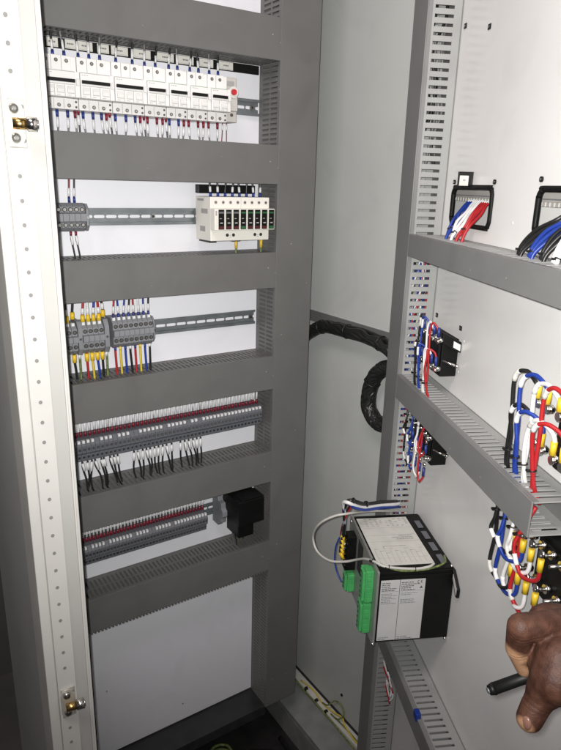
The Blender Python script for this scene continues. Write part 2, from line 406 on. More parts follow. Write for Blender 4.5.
for s, z in ((0.099, 0.0105), (0.2375, 0.0105), (0.358, 0.0135)):
    b = MB(); b.cyl((s, 0, z), (s, -0.0022, z), 0.0034, black_pl, n=12); b.cyl((s, -0.0022, z), (s, -0.0026, z), 0.0018, screw_m, n=8); door_part(b, 'screw', door)
for s, z in ((0.079, 0.233), (0.165, 0.214), (0.0795, -0.205), (0.18, -0.205)):
    b = MB(); b.box(s - 0.004, s + 0.004, -0.0012, 0, z - 0.0035, z + 0.0035, black_pl); b.box(s - 0.0018, s + 0.0018, -0.0018, -0.0013, z - 0.0015, z + 0.0015, screw_m); door_part(b, 'clip_nut', door)
for s, z in ((0.196, -0.222), (0.176, -0.252), (0.187, -0.273), (0.30, -0.040)):
    b = MB(); b.ball((s, 0, z), 0.0022, label_bright, sy=0.4); door_part(b, 'bright_screw_head', door)  # small screw heads, their glint painted in as a pale colour
# ------------------------------------------------------------------ wire ducts
def make_duct(L, w, dep, mat_body, mat_cover, frame, base, name, label, vertical, pitch, fill, mid=1, teeth=False, parts=True, group=None, open_end=False, finger_mat=None, lip=0.009, root=0.011):
    """length along +x (or +z when vertical) from base, width across, depth towards -y"""
    t = thing(name, frame, base, label, 'wire duct', group)
    bx, by, bz = base
    fm = finger_mat or mat_body
    def B(mb, a0, a1, y0, y1, c0, c1, m, bev=0.0):
        if vertical: mb.box(bx + c0, bx + c1, by + y0, by + y1, bz + a0, bz + a1, m, bev)
        else: mb.box(bx + a0, bx + a1, by + y0, by + y1, bz + c0, bz + c1, m, bev)
    th = 0.0018
    mb = MB(); B(mb, 0, L, -0.0018, -0.0002, 0.0004, w - 0.0004, mat_body); mb.build('base', t)
    for c0, c1 in ((0.0008, 0.0008 + th), (w - 0.0008 - th, w - 0.0008)):
        mb = MB()
        B(mb, 0, L, -root, -0.002, c0, c1, fm)
        B(mb, 0, L, -(dep - 0.003), -(dep - lip), c0, c1, fm)
        n = int(L / pitch)
        for i in range(n):
            a = i * pitch
            B(mb, a, a + pitch * fill, -(dep - lip + 0.0001), -(root - 0.0001), c0, c1, fm)
        for j in range(mid):
            y = -(root + (dep - lip - root) * (j + 1) / (mid + 1))
            B(mb, 0, L, y - 0.0022, y + 0.0022, c0 + 0.0003, c1 - 0.0003, fm)
        if L - n * pitch > 0.001: B(mb, n * pitch, L, -(dep - lip + 0.0001), -(root - 0.0001), c0, c1, fm)
        mb.build('slotted_side', t)
    mb = MB()
    B(mb, -0.0005, L + 0.0005, -dep, -(dep - 0.0022), 0, w, mat_cover, 0.0007)
    B(mb, -0.0005, L + 0.0005, -(dep - 0.0021), -(dep - 0.008), 0, 0.0008, mat_cover)
    B(mb, -0.0005, L + 0.0005, -(dep - 0.0021), -(dep - 0.008), w - 0.0008, w, mat_cover)
    mb.build('cover', t)
    if teeth:
        mb = MB(); n = int(L / 0.0068)
        for i in range(n): B(mb, i * 0.0068, i * 0.0068 + 0.0036, -(dep - 0.0003), -(dep - 0.004), -0.0036, -0.0001, mat_body)
        mb.build('finger_tips', t)
    return t
DW = 'grey slotted wire duct '
XL, XR = 0.170, 0.6505
rows = [(0.204, 0.271, DW + 'running above the row of white breakers'),
        (0.0, 0.067, DW + 'between the white breakers and the surge arrester'),
        (-0.189, -0.122, DW + 'directly below the white surge arrester'),
        (-0.3925, -0.324, DW + 'below the yellow-ferruled terminals, above the longest terminal row'),
        (-0.597, -0.529, DW + 'between the two long dark terminal rows'),
        (-0.810, -0.739, DW + 'lowest horizontal one on the plate, toothed bottom edge')]
for i, (z0, z1, lab) in enumerate(rows):
    make_duct(XR - XL, z1 - z0, 0.07, duct_grey, duct_grey, PLATE, (XL, 0, z0), 'wire_duct', lab, False, 0.0085, 0.58, 1, teeth=(i == 5), group='wire ducts on the mounting plate')
make_duct(1.64, 0.084, 0.07, duct_grey, duct_grey, PLATE, (0.651, 0, -1.187), 'wire_duct', 'tall vertical grey wire duct at the right of the mounting plate', True, 0.0085, 0.55, 1, group='wire ducts on the mounting plate')
make_duct(1.75, 0.065, 0.056, door_duct, door_duct, DOOR, (0.0, 0, -1.25), 'wire_duct', 'tall vertical wire duct on the door beside the hinge', True, 0.0123, 0.62, 0, group='wire ducts on the door', finger_mat=door_duct_side, lip=0.012, root=0.014)
make_duct(0.60, 0.036, 0.056, door_duct, door_duct, DOOR, (0.0656, 0, -0.1085), 'wire_duct', 'upper horizontal door duct below the two black-edged cutouts', False, 0.0123, 0.6, 0, group='wire ducts on the door', finger_mat=door_duct_side, lip=0.010, root=0.014)
make_duct(0.463, 0.043, 0.056, door_duct, door_duct, DOOR, (0.0656, 0, -0.356), 'wire_duct', 'middle door duct with open cut end and wires rising from it', False, 0.0123, 0.5, 0, group='wire ducts on the door', finger_mat=door_duct_side, lip=0.010, root=0.014)
make_duct(0.50, 0.040, 0.056, door_duct, door_duct, DOOR, (0.0656, 0, -0.868), 'wire_duct', 'lowest door duct under the black controller with a blue tag', False, 0.0123, 0.62, 0, group='wire ducts on the door', finger_mat=door_duct_side, lip=0.010, root=0.014)
# ------------------------------------------------------------------ DIN rails
def din_rail(x0, x1, zc, lab, screws):
    t = thing('din_rail', PLATE, (x0, 0, zc), lab, 'din rail', 'din rails')
    h = 0.0142; y = -0.0062
    mb = MB()
    mb.box(x0, x1, y - 0.0008, y, zc + 0.0098, zc + h, zinc); mb.box(x0, x1, y - 0.0008, y, zc - h, zc - 0.0098, zinc)       # flanges
    mb.box(x0, x1, y, -0.001, zc + 0.0092, zc + 0.0100, zinc); mb.box(x0, x1, y, -0.001, zc - 0.0100, zc - 0.0092, zinc)    # webs
    hs = 0.0026; p = 0.0207; sl = 0.0068
    mb.box(x0, x1, -0.0016, -0.0008, zc + hs, zc + 0.0092, zinc); mb.box(x0, x1, -0.0016, -0.0008, zc - 0.0092, zc - hs, zinc)
    c = x0 - 0.004; prev = None
    while c < x1 + p:
        a = c - p + sl; e = c - sl
        a2, e2 = max(a, x0), min(e, x1)
        if e2 > a2 + 0.002:
            L = [(a2 - 0.0026 * 0 + (math.cos(q) * hs if a2 == a else 0), zc + math.sin(q) * hs) for q in [math.radians(v) for v in range(-90, 91, 30)]]
            R = [(e2 - (math.cos(q) * hs if e2 == e else 0), zc - math.sin(q) * hs) for q in [math.radians(v) for v in range(-90, 91, 30)]]
            # land between two slots, with concave round ends
            L = [(a + hs - hs * (1 - math.cos(0)) * 0 - (hs - hs * math.cos(math.asin(max(-1, min(1, (pz - zc) / hs))))) * 1, pz) if a2 == a else (x0, pz) for _, pz in L]
            R = [(e - hs + (hs - hs * math.cos(math.asin(max(-1, min(1, (pz - zc) / hs))))), pz) if e2 == e else (x1, pz) for _, pz in R]
            mb.prism(L + R, -0.0016, -0.0008, zinc, 'y')
        c += p
    mb.build('rail', t)
    for x in screws:
        q = MB(); q.cyl((x, -0.0017, zc), (x, -0.005, zc), 0.0042, screw_m, n=12); q.cyl((x, -0.0051, zc), (x, -0.0053, zc), 0.0022, black_hole, n=8); q.build('screw', t)
    return t
din_rail(0.20, 0.648, 0.1325, 'zinc din rail carrying the white breakers, slotted end showing', (0.634,))
din_rail(0.20, 0.648, -0.0592, 'zinc din rail between small grey terminals and the surge arrester', (0.435,))
din_rail(0.20, 0.645, -0.2560, 'zinc din rail carrying the terminals with yellow ferrules', (0.636,))
din_rail(0.20, 0.648, -0.4540, 'din rail hidden behind the longest dark terminal row', ())
din_rail(0.20, 0.648, -0.6590, 'zinc din rail between lowest terminal row and black relay', ())

# ------------------------------------------------------------------ white breakers
MP = 0.01485
def breaker(x0, poles, lab):
    w = poles * MP; half = 0.0072
    t = thing('circuit_breaker', PLATE, (x0, 0, 0.1325), lab, 'breaker', 'white circuit breakers on the top rail')
    g = 0.00025; x1 = x0 + w - g; xa = x0 + w; xb = x0 + w + half - g
    mb = MB()
    mb.box(x0, x1, -0.050, -0.010, 0.1505, 0.172, mcb_white, 0.0008)
    mb.box(x0, x1, -0.050, -0.010, 0.099, 0.1145, mcb_low, 0.0008)
    mb.box(x0, x1, -0.064, -0.010, 0.1149, 0.1501, mcb_white, 0.0010)
    for k in range(1, poles):
        mb.box(x0 + k * MP - 0.00035, x0 + k * MP + 0.0003, -0.0502, -0.0499, 0.1515, 0.171, mcb_line)
        mb.box(x0 + k * MP - 0.00035, x0 + k * MP + 0.0003, -0.0502, -0.0499, 0.100, 0.1135, mcb_line)
    mb.box(x0, x1, -0.0642, -0.0639, 0.1488, 0.1494, green_print if poles == 2 else mcb_line)
    mb.box(x0 + 0.001, x1 - 0.001, -0.0642, -0.0639, 0.1315, 0.1321, mcb_line)
    for q in range(3): mb.box(x0 + 0.002 + q * 0.0035, x0 + 0.0044 + q * 0.0035, -0.0642, -0.0639, 0.1458, 0.1466, grey_print)
    for q in range(poles):
        xx = x0 + q * MP
        mb.box(xx + 0.002, xx + 0.0075, -0.0642, -0.0639, 0.1168, 0.1174, grey_print)
        mb.box(xx + MP - 0.0014, xx + MP - 0.0008, -0.0642, -0.0639, 0.1155, 0.131, mcb_line)
    mb.build('housing', t)
    mb = MB(); mb.box(x0 + 0.0015, x1 - 0.0008, -0.0675, -0.0641, 0.1345, 0.1392, black_pl, 0.0006); mb.build('handle_bar', t)
    for q in range(poles):
        xx = x0 + q * MP
        mb = MB(); mb.prism([(-0.0641, 0.1195), (-0.0668, 0.1200), (-0.0678, 0.1240), (-0.0655, 0.1292), (-0.0641, 0.1296)], xx + 0.0022, xx + MP - 0.0026, mcb_white, 'x', 0.0004); mb.build('toggle', t)
        for zz in (0.165, 0.1045):
            mb = MB(); mb.cyl((xx + MP / 2, -0.0500, zz), (xx + MP / 2, -0.0506, zz), 0.0027, screw_dark, n=12); mb.cyl((xx + MP / 2, -0.0506, zz), (xx + MP / 2, -0.0508, zz), 0.0016, screw_m, n=10); mb.build('terminal_screw', t)
    mb = MB()
    mb.box(xa, xb, -0.048, -0.010, 0.1505, 0.1715, mcb_white, 0.0006); mb.box(xa, xb, -0.048, -0.010, 0.0995, 0.1145, mcb_low, 0.0006)
    mb.box(xa, xb, -0.0622, -0.010, 0.1149, 0.1501, mcb_white, 0.0008)
    mb.box(xa + 0.0008, xb - 0.0008, -0.0660, -0.0623, 0.131, 0.1405, mcb_low, 0.0008)
    a = mb.build('auxiliary_contact', t)
    for zz in (0.1102, 0.1030):
        mb = MB(); mb.cyl((xa + half / 2, -0.048, zz), (xa + half / 2, -0.0486, zz), 0.0017, screw_dark, n=10); mb.build('terminal_screw', a)
    return t
places = ['at the left end of the row beside the white upright', 'second of the breaker row, three poles wide', 'third of the breaker row, last of the three-pole ones', 'fourth of the row, first of the two-pole ones',
          'fifth of the breaker row, two poles wide', 'sixth of the breaker row, two poles wide', 'rightmost of the row next to the red knob']
x = 0.2525
breaker(0.1998, 3, 'white three-pole breaker mostly hidden behind the white upright')
for i, poles in enumerate((3, 3, 3, 2, 2, 2, 2)):
    breaker(x, poles, 'white circuit breaker ' + places[i]); x += poles * MP + 0.0076
# grey auxiliary release with a red knob
xk = x - 0.0062
t = thing('release_device', PLATE, (xk, 0, 0.1325), 'grey release device with red round knob at right end of breakers', 'switch')
mb = MB(); mb.box(xk, xk + 0.0270, -0.044, -0.008, 0.101, 0.172, aux_grey, 0.001); mb.box(xk, xk + 0.0235, -0.054, -0.044, 0.118, 0.152, aux_grey, 0.001); mb.box(xk + 0.008, xk + 0.022, -0.0445, -0.044, 0.158, 0.166, grey_print); mb.build('housing', t)
mb = MB(); mb.cyl((xk + 0.0140, -0.054, 0.1475), (xk + 0.0140, -0.057, 0.1475), 0.0092, label_paper, n=24); mb.build('bezel', t)
mb = MB(); mb.cyl((xk + 0.0140, -0.057, 0.1475), (xk + 0.0140, -0.0605, 0.1475), 0.0050, red_pl, r1=0.0045, n=20); mb.build('knob', t)
mb = MB(); mb.cyl((xk + 0.017, -0.044, 0.1125), (xk + 0.017, -0.045, 0.1125), 0.0028, screw_dark); mb.build('terminal_screw', t)
# label strip on the plate above the breakers
t = thing('label_strip', PLATE, (0.27, 0, 0.197), 'black strip with pale grey label holders above the white breakers', 'label strip')
mb = MB(); mb.box(0.20, 0.6485, -0.0030, -0.0003, 0.1886, 0.2035, black_matte, 0.0004); mb.build('backing_strip', t)
LB = [(0.232, 0.247), (0.2555, 0.270), (0.2745, 0.2920), (0.3025, 0.3185), (0.3207, 0.3445), (0.352, 0.3705), (0.374, 0.4015), (0.4102, 0.4398), (0.4492, 0.4809), (0.4873, 0.5172), (0.5282, 0.5545), (0.5656, 0.5936)]
for a, e in LB:
    mb = MB(); mb.box(a, e, -0.0048, -0.0031, 0.1898, 0.2025, label_paper, 0.0003)
    mb.box(a + 0.0012, e - 0.0012, -0.00495, -0.0048, 0.1910, 0.1914, grey_print)
    c = (a + e) / 2; random.seed(int(a * 1e4))
    for q in range(4): mb.box(c - 0.005 + q * 0.0026, c - 0.0032 + q * 0.0026, -0.00498, -0.0048, 0.1955, 0.1975, dark_print)
    mb.build('label', t)
# ------------------------------------------------------------------ short wires into the devices
def dev_wire(x, zt, zb, y, up, wm, fm, mm, lab, group, fl=0.006, ml=0.011, lean=0.0, rad=0.0011, frad=0.0017, mrad=0.0019, gap=0.001, curve=0.0, ydir=0.0):
    """a wire between a device terminal and a duct; up=True: device is at the lower end"""
    L = zt - zb; s = 1 if up else -1; z0 = zb if up else zt
    P = [(x, y, z0), (x, y, z0 + s * 0.012), (x + lean * 0.5 + curve, y + ydir * 0.4, z0 + s * L * 0.6), (x + lean, y + ydir, z0 + s * L)]
    t = MB(); t.tube(P, rad, wm, n=6, sub=4)
    o = t.build('wire', frame=PLATE, base=(x, y, z0)); tag(o, lab, 'wire', group)
    if fm:
        t = MB(); t.cyl((x, y, z0 + s * 0.0003), (x, y, z0 + s * fl), frad, fm, r1=frad * 0.85, n=8); t.build('ferrule', o)
    if mm:
        a = z0 + s * (fl + gap); e = z0 + s * (fl + gap + ml)
        q0 = (x + lean * 0.06, y, a); q1 = (x + lean * 0.35 + curve * .5, y + ydir * 0.2, e)
        t = MB(); t.cyl(q0, q1, mrad, mm, n=8); t.build('marker_sleeve', o)
    return o
rnd = random.Random(3)
UX = [0.2747, 0.2906, 0.3124, 0.3282, 0.3435, 0.3700, 0.3957, 0.4169, 0.4345, 0.4571, 0.4716, 0.4937, 0.5092, 0.5311, 0.5464]
for i, x in enumerate(UX):
    dev_wire(x, 0.209, 0.172, -0.033 - 0.006 * rnd.random(), True, w_grey if i % 3 == 1 else w_black, f_blue, marker_white, 'wire with blue ferrule entering the breaker tops, ' + ordn(i) + ' from left', 'wires above the white breakers',
             fl=0.0078, ml=0.010 + 0.006 * rnd.random(), lean=rnd.uniform(-0.005, 0.005), frad=0.0025, mrad=0.0019, rad=0.0016)
LX = [(0.2747, 'b'), (0.2903, 'b'), (0.3015, 'r'), (0.3065, 'x'), (0.3136, 'b'), (0.3289, 'b'), (0.3423, 'b'), (0.3500, 'r'), (0.3553, 'x'), (0.3643, 'b'), (0.3816, 'b'), (0.397, 'b'), (0.4055, 'r'), (0.4117, 'x'), (0.4177, 'r'),
      (0.434, 'r'), (0.444, 'r'), (0.45, 'x'), (0.4559, 'b'), (0.4726, 'b'), (0.4821, 'r'), (0.491, 'r'), (0.5085, 'r'), (0.5185, 'r'), (0.5283, 'r'), (0.5454, 'r')]
for i, (x, k) in enumerate(LX):
    dev_wire(x, 0.099 if k != 'x' else 0.104, 0.060, -0.036, False, {'b': w_grey, 'r': w_grey, 'x': w_black}[k], {'b': f_blue, 'r': f_red, 'x': f_red}[k], marker_white,
             {'b': 'wire with blue ferrule', 'r': 'wire with dark red ferrule', 'x': 'thin wire at an auxiliary contact'}[k] + ' leaving the breaker bottoms, ' + ordn(i) + ' from left', 'wires below the white breakers',
             fl=0.010, ml=0.014, lean=rnd.uniform(-0.003, 0.004), frad=0.0024, mrad=0.0019, rad=0.0013)
for i, x in enumerate((0.5585, 0.5665)):
    dev_wire(x, 0.101, 0.060, -0.030, False, f_red, None, marker_white, ('left' if i == 0 else 'right') + ' thin red wire hanging below the grey red-knob device', 'thin red wires under the red-knob device', fl=0.003, ml=0.009, lean=-0.002 + 0.002 * i, rad=0.0008, mrad=0.0014)
# ------------------------------------------------------------------ surge arrester
t = thing('surge_arrester', PLATE, (0.514, 0, -0.0592), 'cream surge arrester with eight black window modules at right of second rail', 'surge arrester')
mb = MB(); x0, x1 = 0.5135, 0.6335
mb.box(x0, x1, -0.070, -0.012, -0.0985, -0.0235, spd_cream, 0.0012)
mb.box(x0 - 0.0003, x1 + 0.0012, -0.0865, -0.0701, -0.0790, -0.0425, spd_cream, 0.0008)
mb.box(x0 - 0.0004, x0, -0.06, -0.035, -0.052, -0.044, grey_print); mb.box(x0 - 0.0004, x0, -0.05, -0.03, -0.083, -0.074, grey_print); mb.box(x0 - 0.0004, x0, -0.045, -0.02, -0.031, -0.027, grey_print)
mb.box(x0 + 0.0012, x0 + 0.0042, -0.0867, -0.0865, -0.054, -0.046, grey_print)
mb.box(0.5738, 0.5742, -0.0702, -0.0699, -0.042, -0.024, mcb_line)
for k in range(8):
    mb.box(0.5205 + k * 0.01455 + 0.0122, 0.5205 + k * 0.01455 + 0.0126, -0.0867, -0.0864, -0.0787, -0.0428, mcb_line)
mb.build('housing', t)
for k in range(8):
    xx = 0.5203 + k * 0.01455
    mb = MB(); mb.box(xx, xx + 0.0112, -0.0874, -0.0866, -0.0775, -0.0440, black_pl, 0.0003)
    top_on = k >= 3; low_green = k in (3, 7)
    mb.box(xx + 0.001, xx + 0.0102, -0.0876, -0.0874, -0.0505, -0.0475, win_green if top_on else MATS['terminal dark grey'])
    mb.box(xx + 0.001, xx + 0.0102, -0.0876, -0.0874, -0.0765, -0.0720, win_green if low_green else win_red)
    mb.box(xx + 0.003, xx + 0.0082, -0.0876, -0.0874, -0.0675, -0.0655, grey_print); mb.box(xx + 0.002, xx + 0.006, -0.0876, -0.0874, -0.0595, -0.0585, grey_print)
    mb.build('window_module', t)
    mb = MB(); mb.cyl((xx + 0.0035, -0.070, -0.0325), (xx + 0.0035, -0.0707, -0.0325), 0.0029, grey_print, n=14); mb.cyl((xx + 0.0035, -0.0707, -0.0325), (xx + 0.0035, -0.0709, -0.0325), 0.0019, screw_m, n=12); mb.build('terminal_screw', t)
for a in (0.5465, 0.6035):
    mb = MB()
    for dx in (0, 0.0125): mb.cyl((a + dx, -0.070, -0.0885), (a + dx, -0.0708, -0.0885), 0.0029, black_hole, n=14)
    mb.box(a + 0.005, a + 0.0075, -0.0703, -0.07, -0.0890, -0.0884, dark_print); mb.box(a + 0.0045, a + 0.008, -0.0703, -0.07, -0.0925, -0.0919, dark_print)
    mb.build('earth_terminal', t)
mb = MB(); mb.box(0.516, 0.530, -0.060, -0.02, -0.1015, -0.0987, black_pl); mb.build('rail_latch', t); mb = MB(); mb.box(0.565, 0.582, -0.055, -0.02, -0.1012, -0.0987, black_pl); mb.build('rail_latch', t)
t = thing('busbar_cover', PLATE, (0.514, 0, -0.01), 'black comb busbar cover behind wires on top of the surge arrester', 'busbar cover')
mb = MB(); mb.box(0.515, 0.632, -0.022, -0.008, -0.0185, -0.0035, black_pl, 0.001); mb.build('cover_body', t)
for k in range(8):
    xx = 0.5238 + k * 0.01455
    dev_wire(xx, 0.006, -0.0235, -0.050, True, w_black, f_blue, marker_white if k % 3 != 2 else None, 'black wire with blue ferrule on the surge arrester, ' + ordn(k) + ' from left', 'wires on top of the surge arrester', fl=0.007, ml=0.009, lean=rnd.uniform(-0.003, 0.003), rad=0.0017, frad=0.0026, mrad=0.0022)
for xx, lab in ((0.5785, 'left'), (0.6325, 'right')):
    o = dev_wire(xx, -0.0988, -0.128, -0.045, False, w_green, f_yellow, None, lab + ' yellow-sleeved earth wire below the surge arrester', 'earth wires below the surge arrester', fl=0.016, frad=0.0030, rad=0.0019)
# ------------------------------------------------------------------ terminals
def terminal(x, w, zc, prof, m, lab, group, screws, lab_box=None, top_holes=True):
    t = thing('terminal_block', PLATE, (x, 0, zc), lab, 'terminal', group)
    mb = MB(); mb.prism([(p[0], zc + p[1]) for p in prof], x, x + w - 0.0003, m, 'x', 0.0004)
    ch = [mb.build('housing', t)]
    for (y, dz, ny, nz, r) in screws:
        n = Vector((0, ny, nz)).normalized(); c = Vector((x + w / 2, y, zc + dz))
        mb = MB(); mb.cyl(c + n * 0.0001, c + n * 0.0004, r, black_hole, n=10); mb.cyl(c + n * 0.0004, c + n * 0.0006, r * 0.68, screw_m, n=8); ch.append(mb.build('terminal_screw', t))
    if lab_box:
        y0, y1, z0, z1 = lab_box
        mb = MB(); mb.box(x + w * 0.2, x + w * 0.74, y0, y1, zc + z0, zc + z1, marker_white, 0.0002); ch.append(mb.build('marker_tag', t))
    return t, ch
PROF_S = [(-0.006, -0.021), (-0.034, -0.022), (-0.043, -0.016), (-0.043, -0.0075), (-0.0505, -0.006), (-0.0505, 0.006), (-0.043, 0.0075), (-0.043, 0.016), (-0.034, 0.022), (-0.006, 0.021)]
SCR_S = [(-0.0432, 0.0118, -1, 0, 0.0037), (-0.0432, -0.0118, -1, 0, 0.0037)]
g = 'small grey terminals on the second rail'
t0, ch0 = terminal(0.2600, 0.0090, -0.058, PROF_S, term_grey, 'grey terminal at left end of the small block beside the upright', g, SCR_S)
for i in range(1, 5): copy_thing(t0, ch0, (0.0091 * i, 0, 0), 'grey terminal on the surge arrester rail, ' + ordn(i) + ' from left')
def end_stop(x, zc, lab, w=0.0065, hh=0.027, m=None):
    t = thing('end_stop', PLATE, (x, 0, zc), lab, 'end stop', 'terminal end stops')
    mb = MB(); mb.prism([(-0.004, zc - hh), (-0.040, zc - hh), (-0.048, zc - hh * 0.6), (-0.048, zc + hh * 0.6), (-0.040, zc + hh), (-0.004, zc + hh)], x, x + w, m or term_grey, 'x', 0.0006); mb.build('body', t)
    mb = MB(); mb.cyl((x + w / 2, -0.048, zc), (x + w / 2, -0.0488, zc), 0.0022, screw_m, n=10); mb.build('clamp_screw', t)
    return t
end_stop(0.3058, -0.058, 'thin grey end stop right of the small terminal block', 0.004, 0.021)
for i, x in enumerate((0.2835, 0.2915)):
    dev_wire(x, 0.004, -0.036, -0.036, True, (f_red, w_black)[i], f_blue, marker_white, ('left' if i == 0 else 'right') + ' blue-ferruled wire above the small grey terminals', 'wires above the small grey terminals', fl=0.009, ml=0.012, lean=0.002, frad=0.0022, rad=0.0014)
    dev_wire(x - 0.001, -0.080, -0.126, -0.036, False, w_black, f_red, marker_white, ('left' if i == 0 else 'right') + ' red-ferruled wire below the small grey terminals', 'wires below the small grey terminals', fl=0.006, ml=0.014, lean=0.005, frad=0.0020, rad=0.0013)
# third rail, group with yellow ferrules
PROF_M = [(-0.006, -0.025), (-0.036, -0.027), (-0.046, -0.019), (-0.046, -0.006), (-0.052, -0.0045), (-0.052, 0.005), (-0.046, 0.0065), (-0.045, 0.017), (-0.034, 0.026), (-0.006, 0.025)]
SCR_M = [(-0.0463, 0.0120, -1, 0, 0.0036), (-0.0463, -0.0128, -1, 0, 0.0036)]
g = 'grey terminals with yellow ferrules on the third rail'
xA = [0.2520, 0.2612, 0.2705, 0.2875, 0.2966, 0.3057, 0.3148]
t0, ch0 = terminal(xA[0], 0.0090, -0.2540, PROF_M, term_grey, 'grey terminal nearest the white upright on the third rail', g, SCR_M, (-0.040, -0.034, 0.0215, 0.0265))
for i in range(1, len(xA)): copy_thing(t0, ch0, (xA[i] - xA[0], 0, 0), 'grey terminal holding a yellow ferrule, ' + ordn(i) + ' from left on third rail')
end_stop(0.2802, -0.2540, 'grey end stop inside the yellow-ferruled terminal group', 0.0068, 0.029)
end_stop(0.3245, -0.2540, 'grey end stop closing the yellow-ferruled terminals at right', 0.0080, 0.029)
g = 'grey terminals with blue ferrules on the third rail'
t0, ch0 = terminal(0.3395, 0.0089, -0.2510, PROF_M, term_grey, 'first grey terminal of the blue-ferruled group on third rail', g, SCR_M, (-0.040, -0.034, 0.0215, 0.0265))
for i in range(1, 8): copy_thing(t0, ch0, (0.0090 * i, 0, 0), 'grey terminal in the blue-ferruled group, ' + ordn(i) + ' from left')
end_stop(0.4117, -0.2510, 'thin grey end plate at right of the blue-ferruled terminals', 0.0025, 0.023)
CU = [w_black, w_black, w_red, w_white, w_blue, w_red, w_black]
for i, (x, cm) in enumerate(zip([0.2660, 0.2755, 0.2920, 0.3010, 0.3100, 0.3192, 0.3265], CU)):
    hi = 0.006 if i in (1, 6) else 0
    dev_wire(x, -0.185, -0.2275 + hi, -0.036, True, cm, f_yellow, marker_white if i != 1 else None, 'yellow-sleeved wire entering the third rail terminals from above, ' + ordn(i) + ' from left', 'wires with yellow ferrules from above', fl=0.012, ml=0.010, lean=rnd.uniform(-0.003, 0.003), frad=0.0039, rad=0.0020, mrad=0.0026)
CD = [w_black, w_green, w_red, w_yellow, w_blue, w_black, w_green]
for i, (x, cm) in enumerate(zip([0.2735, 0.2825, 0.2945, 0.3035, 0.3125, 0.3210, 0.3285], CD)):
    yf = i not in (1, 6)
    dev_wire(x, -0.281, -0.330, -0.038, False, cm, f_yellow if yf else marker_white, None, 'wire hanging below the yellow-ferruled terminals, ' + ordn(i) + ' from left', 'wires hanging below the yellow-ferruled terminals', fl=0.014 if yf else 0.009, lean=rnd.uniform(0.0, 0.005), frad=0.0039 if yf else 0.0022, rad=0.0020)
CU = [w_red, w_blue, w_blue, w_black, w_red, w_white, w_blue, w_black]
for i, cm in enumerate(CU):
    x = 0.3442 + i * 0.0090
    dev_wire(x, -0.185, -0.2265, -0.036, True, cm, f_blue, marker_white, 'blue-ferruled wire entering the third rail terminals from above, ' + ordn(i) + ' from left', 'wires with blue ferrules from above', fl=0.008, ml=0.012, lean=rnd.uniform(-0.004, 0.004), frad=0.0025, rad=0.0016, mrad=0.0022)
CD = [w_red, w_yellow, w_blue, w_black, w_red, w_yellow, w_blue, w_black]
for i, cm in enumerate(CD):
    x = 0.3440 + i * 0.0090
    dev_wire(x, -0.2765, -0.330, -0.038, False, cm, f_yellow if i in (1, 5) else (marker_white if i % 2 else f_blue), None, ('red', 'yellow', 'blue', 'black')[i % 4] + ' wire below the blue-ferruled terminals, ' + ('left' if i < 4 else 'right') + ' one of that colour', 'coloured wires below the blue-ferruled terminals', fl=0.006, lean=rnd.uniform(-0.001, 0.003), frad=0.0023, rad=0.0019)
# long rows
PROF_L = [(-0.006, -0.046), (-0.036, -0.046), (-0.046, -0.041), (-0.048, -0.028), (-0.053, -0.024), (-0.054, -0.010), (-0.047, -0.001), (-0.030, 0.001), (-0.006, -0.002)]
SCR_L = [(-0.0537, -0.0170, -1, 0.05, 0.0023), (-0.0472, -0.0340, -1, -0.1, 0.0023)]
def long_row(x0, n, p, z, rowname, tag_gaps, lower, dark=term_dark):
    t0, ch0 = terminal(x0, p, z, PROF_L, dark, 'dark terminal at the left end of the ' + rowname, 'dark terminals in the ' + rowname, SCR_L, (-0.0520, -0.0470, -0.0062, -0.0012))
    ch0[-1].rotation_euler = (0, 0, 0)
    for i in range(1, n):
        use = ch0 if i not in tag_gaps else ch0[:-1]
        copy_thing(t0, use, (p * i, 0, 0), 'dark terminal, ' + ordn(i) + ' from left in the ' + rowname)
    for i in range(n):
        x = x0 + p * (i + 0.5)
        mk = marker_white if rnd.random() > 0.08 else label_paper
        dev_wire(x, z + 0.060, z + 0.001, -0.036, True, w_black if i % 3 else w_grey, f_red, mk, 'red-ferruled wire entering the ' + rowname + ', ' + ordn(i) + ' from left', 'red-ferruled wires above the ' + rowname, fl=0.0085, ml=0.017 + 0.003 * rnd.random(), lean=rnd.uniform(-0.002, 0.007), frad=0.0027, rad=0.0015, mrad=0.0018 + 0.0005 * rnd.random(), ydir=0.004)
    for i, x in enumerate(lower):
        sw = rnd.uniform(-0.006, 0.012)
        dev_wire(x, z - 0.046, z - 0.104, -0.038, False, w_black, marker_white if rnd.random() > 0.85 else None, marker_white, 'black wire with white sleeve below the ' + rowname + ', ' + ordn(i) + ' from left', 'black wires below the ' + rowname, fl=0.002, ml=0.013 + 0.005 * rnd.random(), lean=sw, curve=rnd.uniform(-0.004, 0.004), rad=0.0016, mrad=0.0025, ydir=-0.006)
X4 = [0.2740, 0.2834, 0.2909, 0.2968, 0.3081, 0.3126, 0.3241, 0.331, 0.338, 0.3689, 0.3761, 0.3859, 0.3932, 0.4006, 0.4091, 0.4171, 0.4257, 0.4334, 0.4437, 0.4619, 0.4709, 0.4794, 0.4885, 0.4966, 0.5047]
long_row(0.2555, 48, 0.00795, -0.4310, 'longest terminal row', (5, 9, 13, 14, 21, 27, 30), X4)
long_row(0.2560, 39, 0.00655, -0.6380, 'lowest terminal row', (2, 7, 15, 20, 21, 27), [])
end_stop(0.6372, -0.4530, 'thin dark end plate at the right end of the longest terminal row', 0.002, 0.022, term_dark)
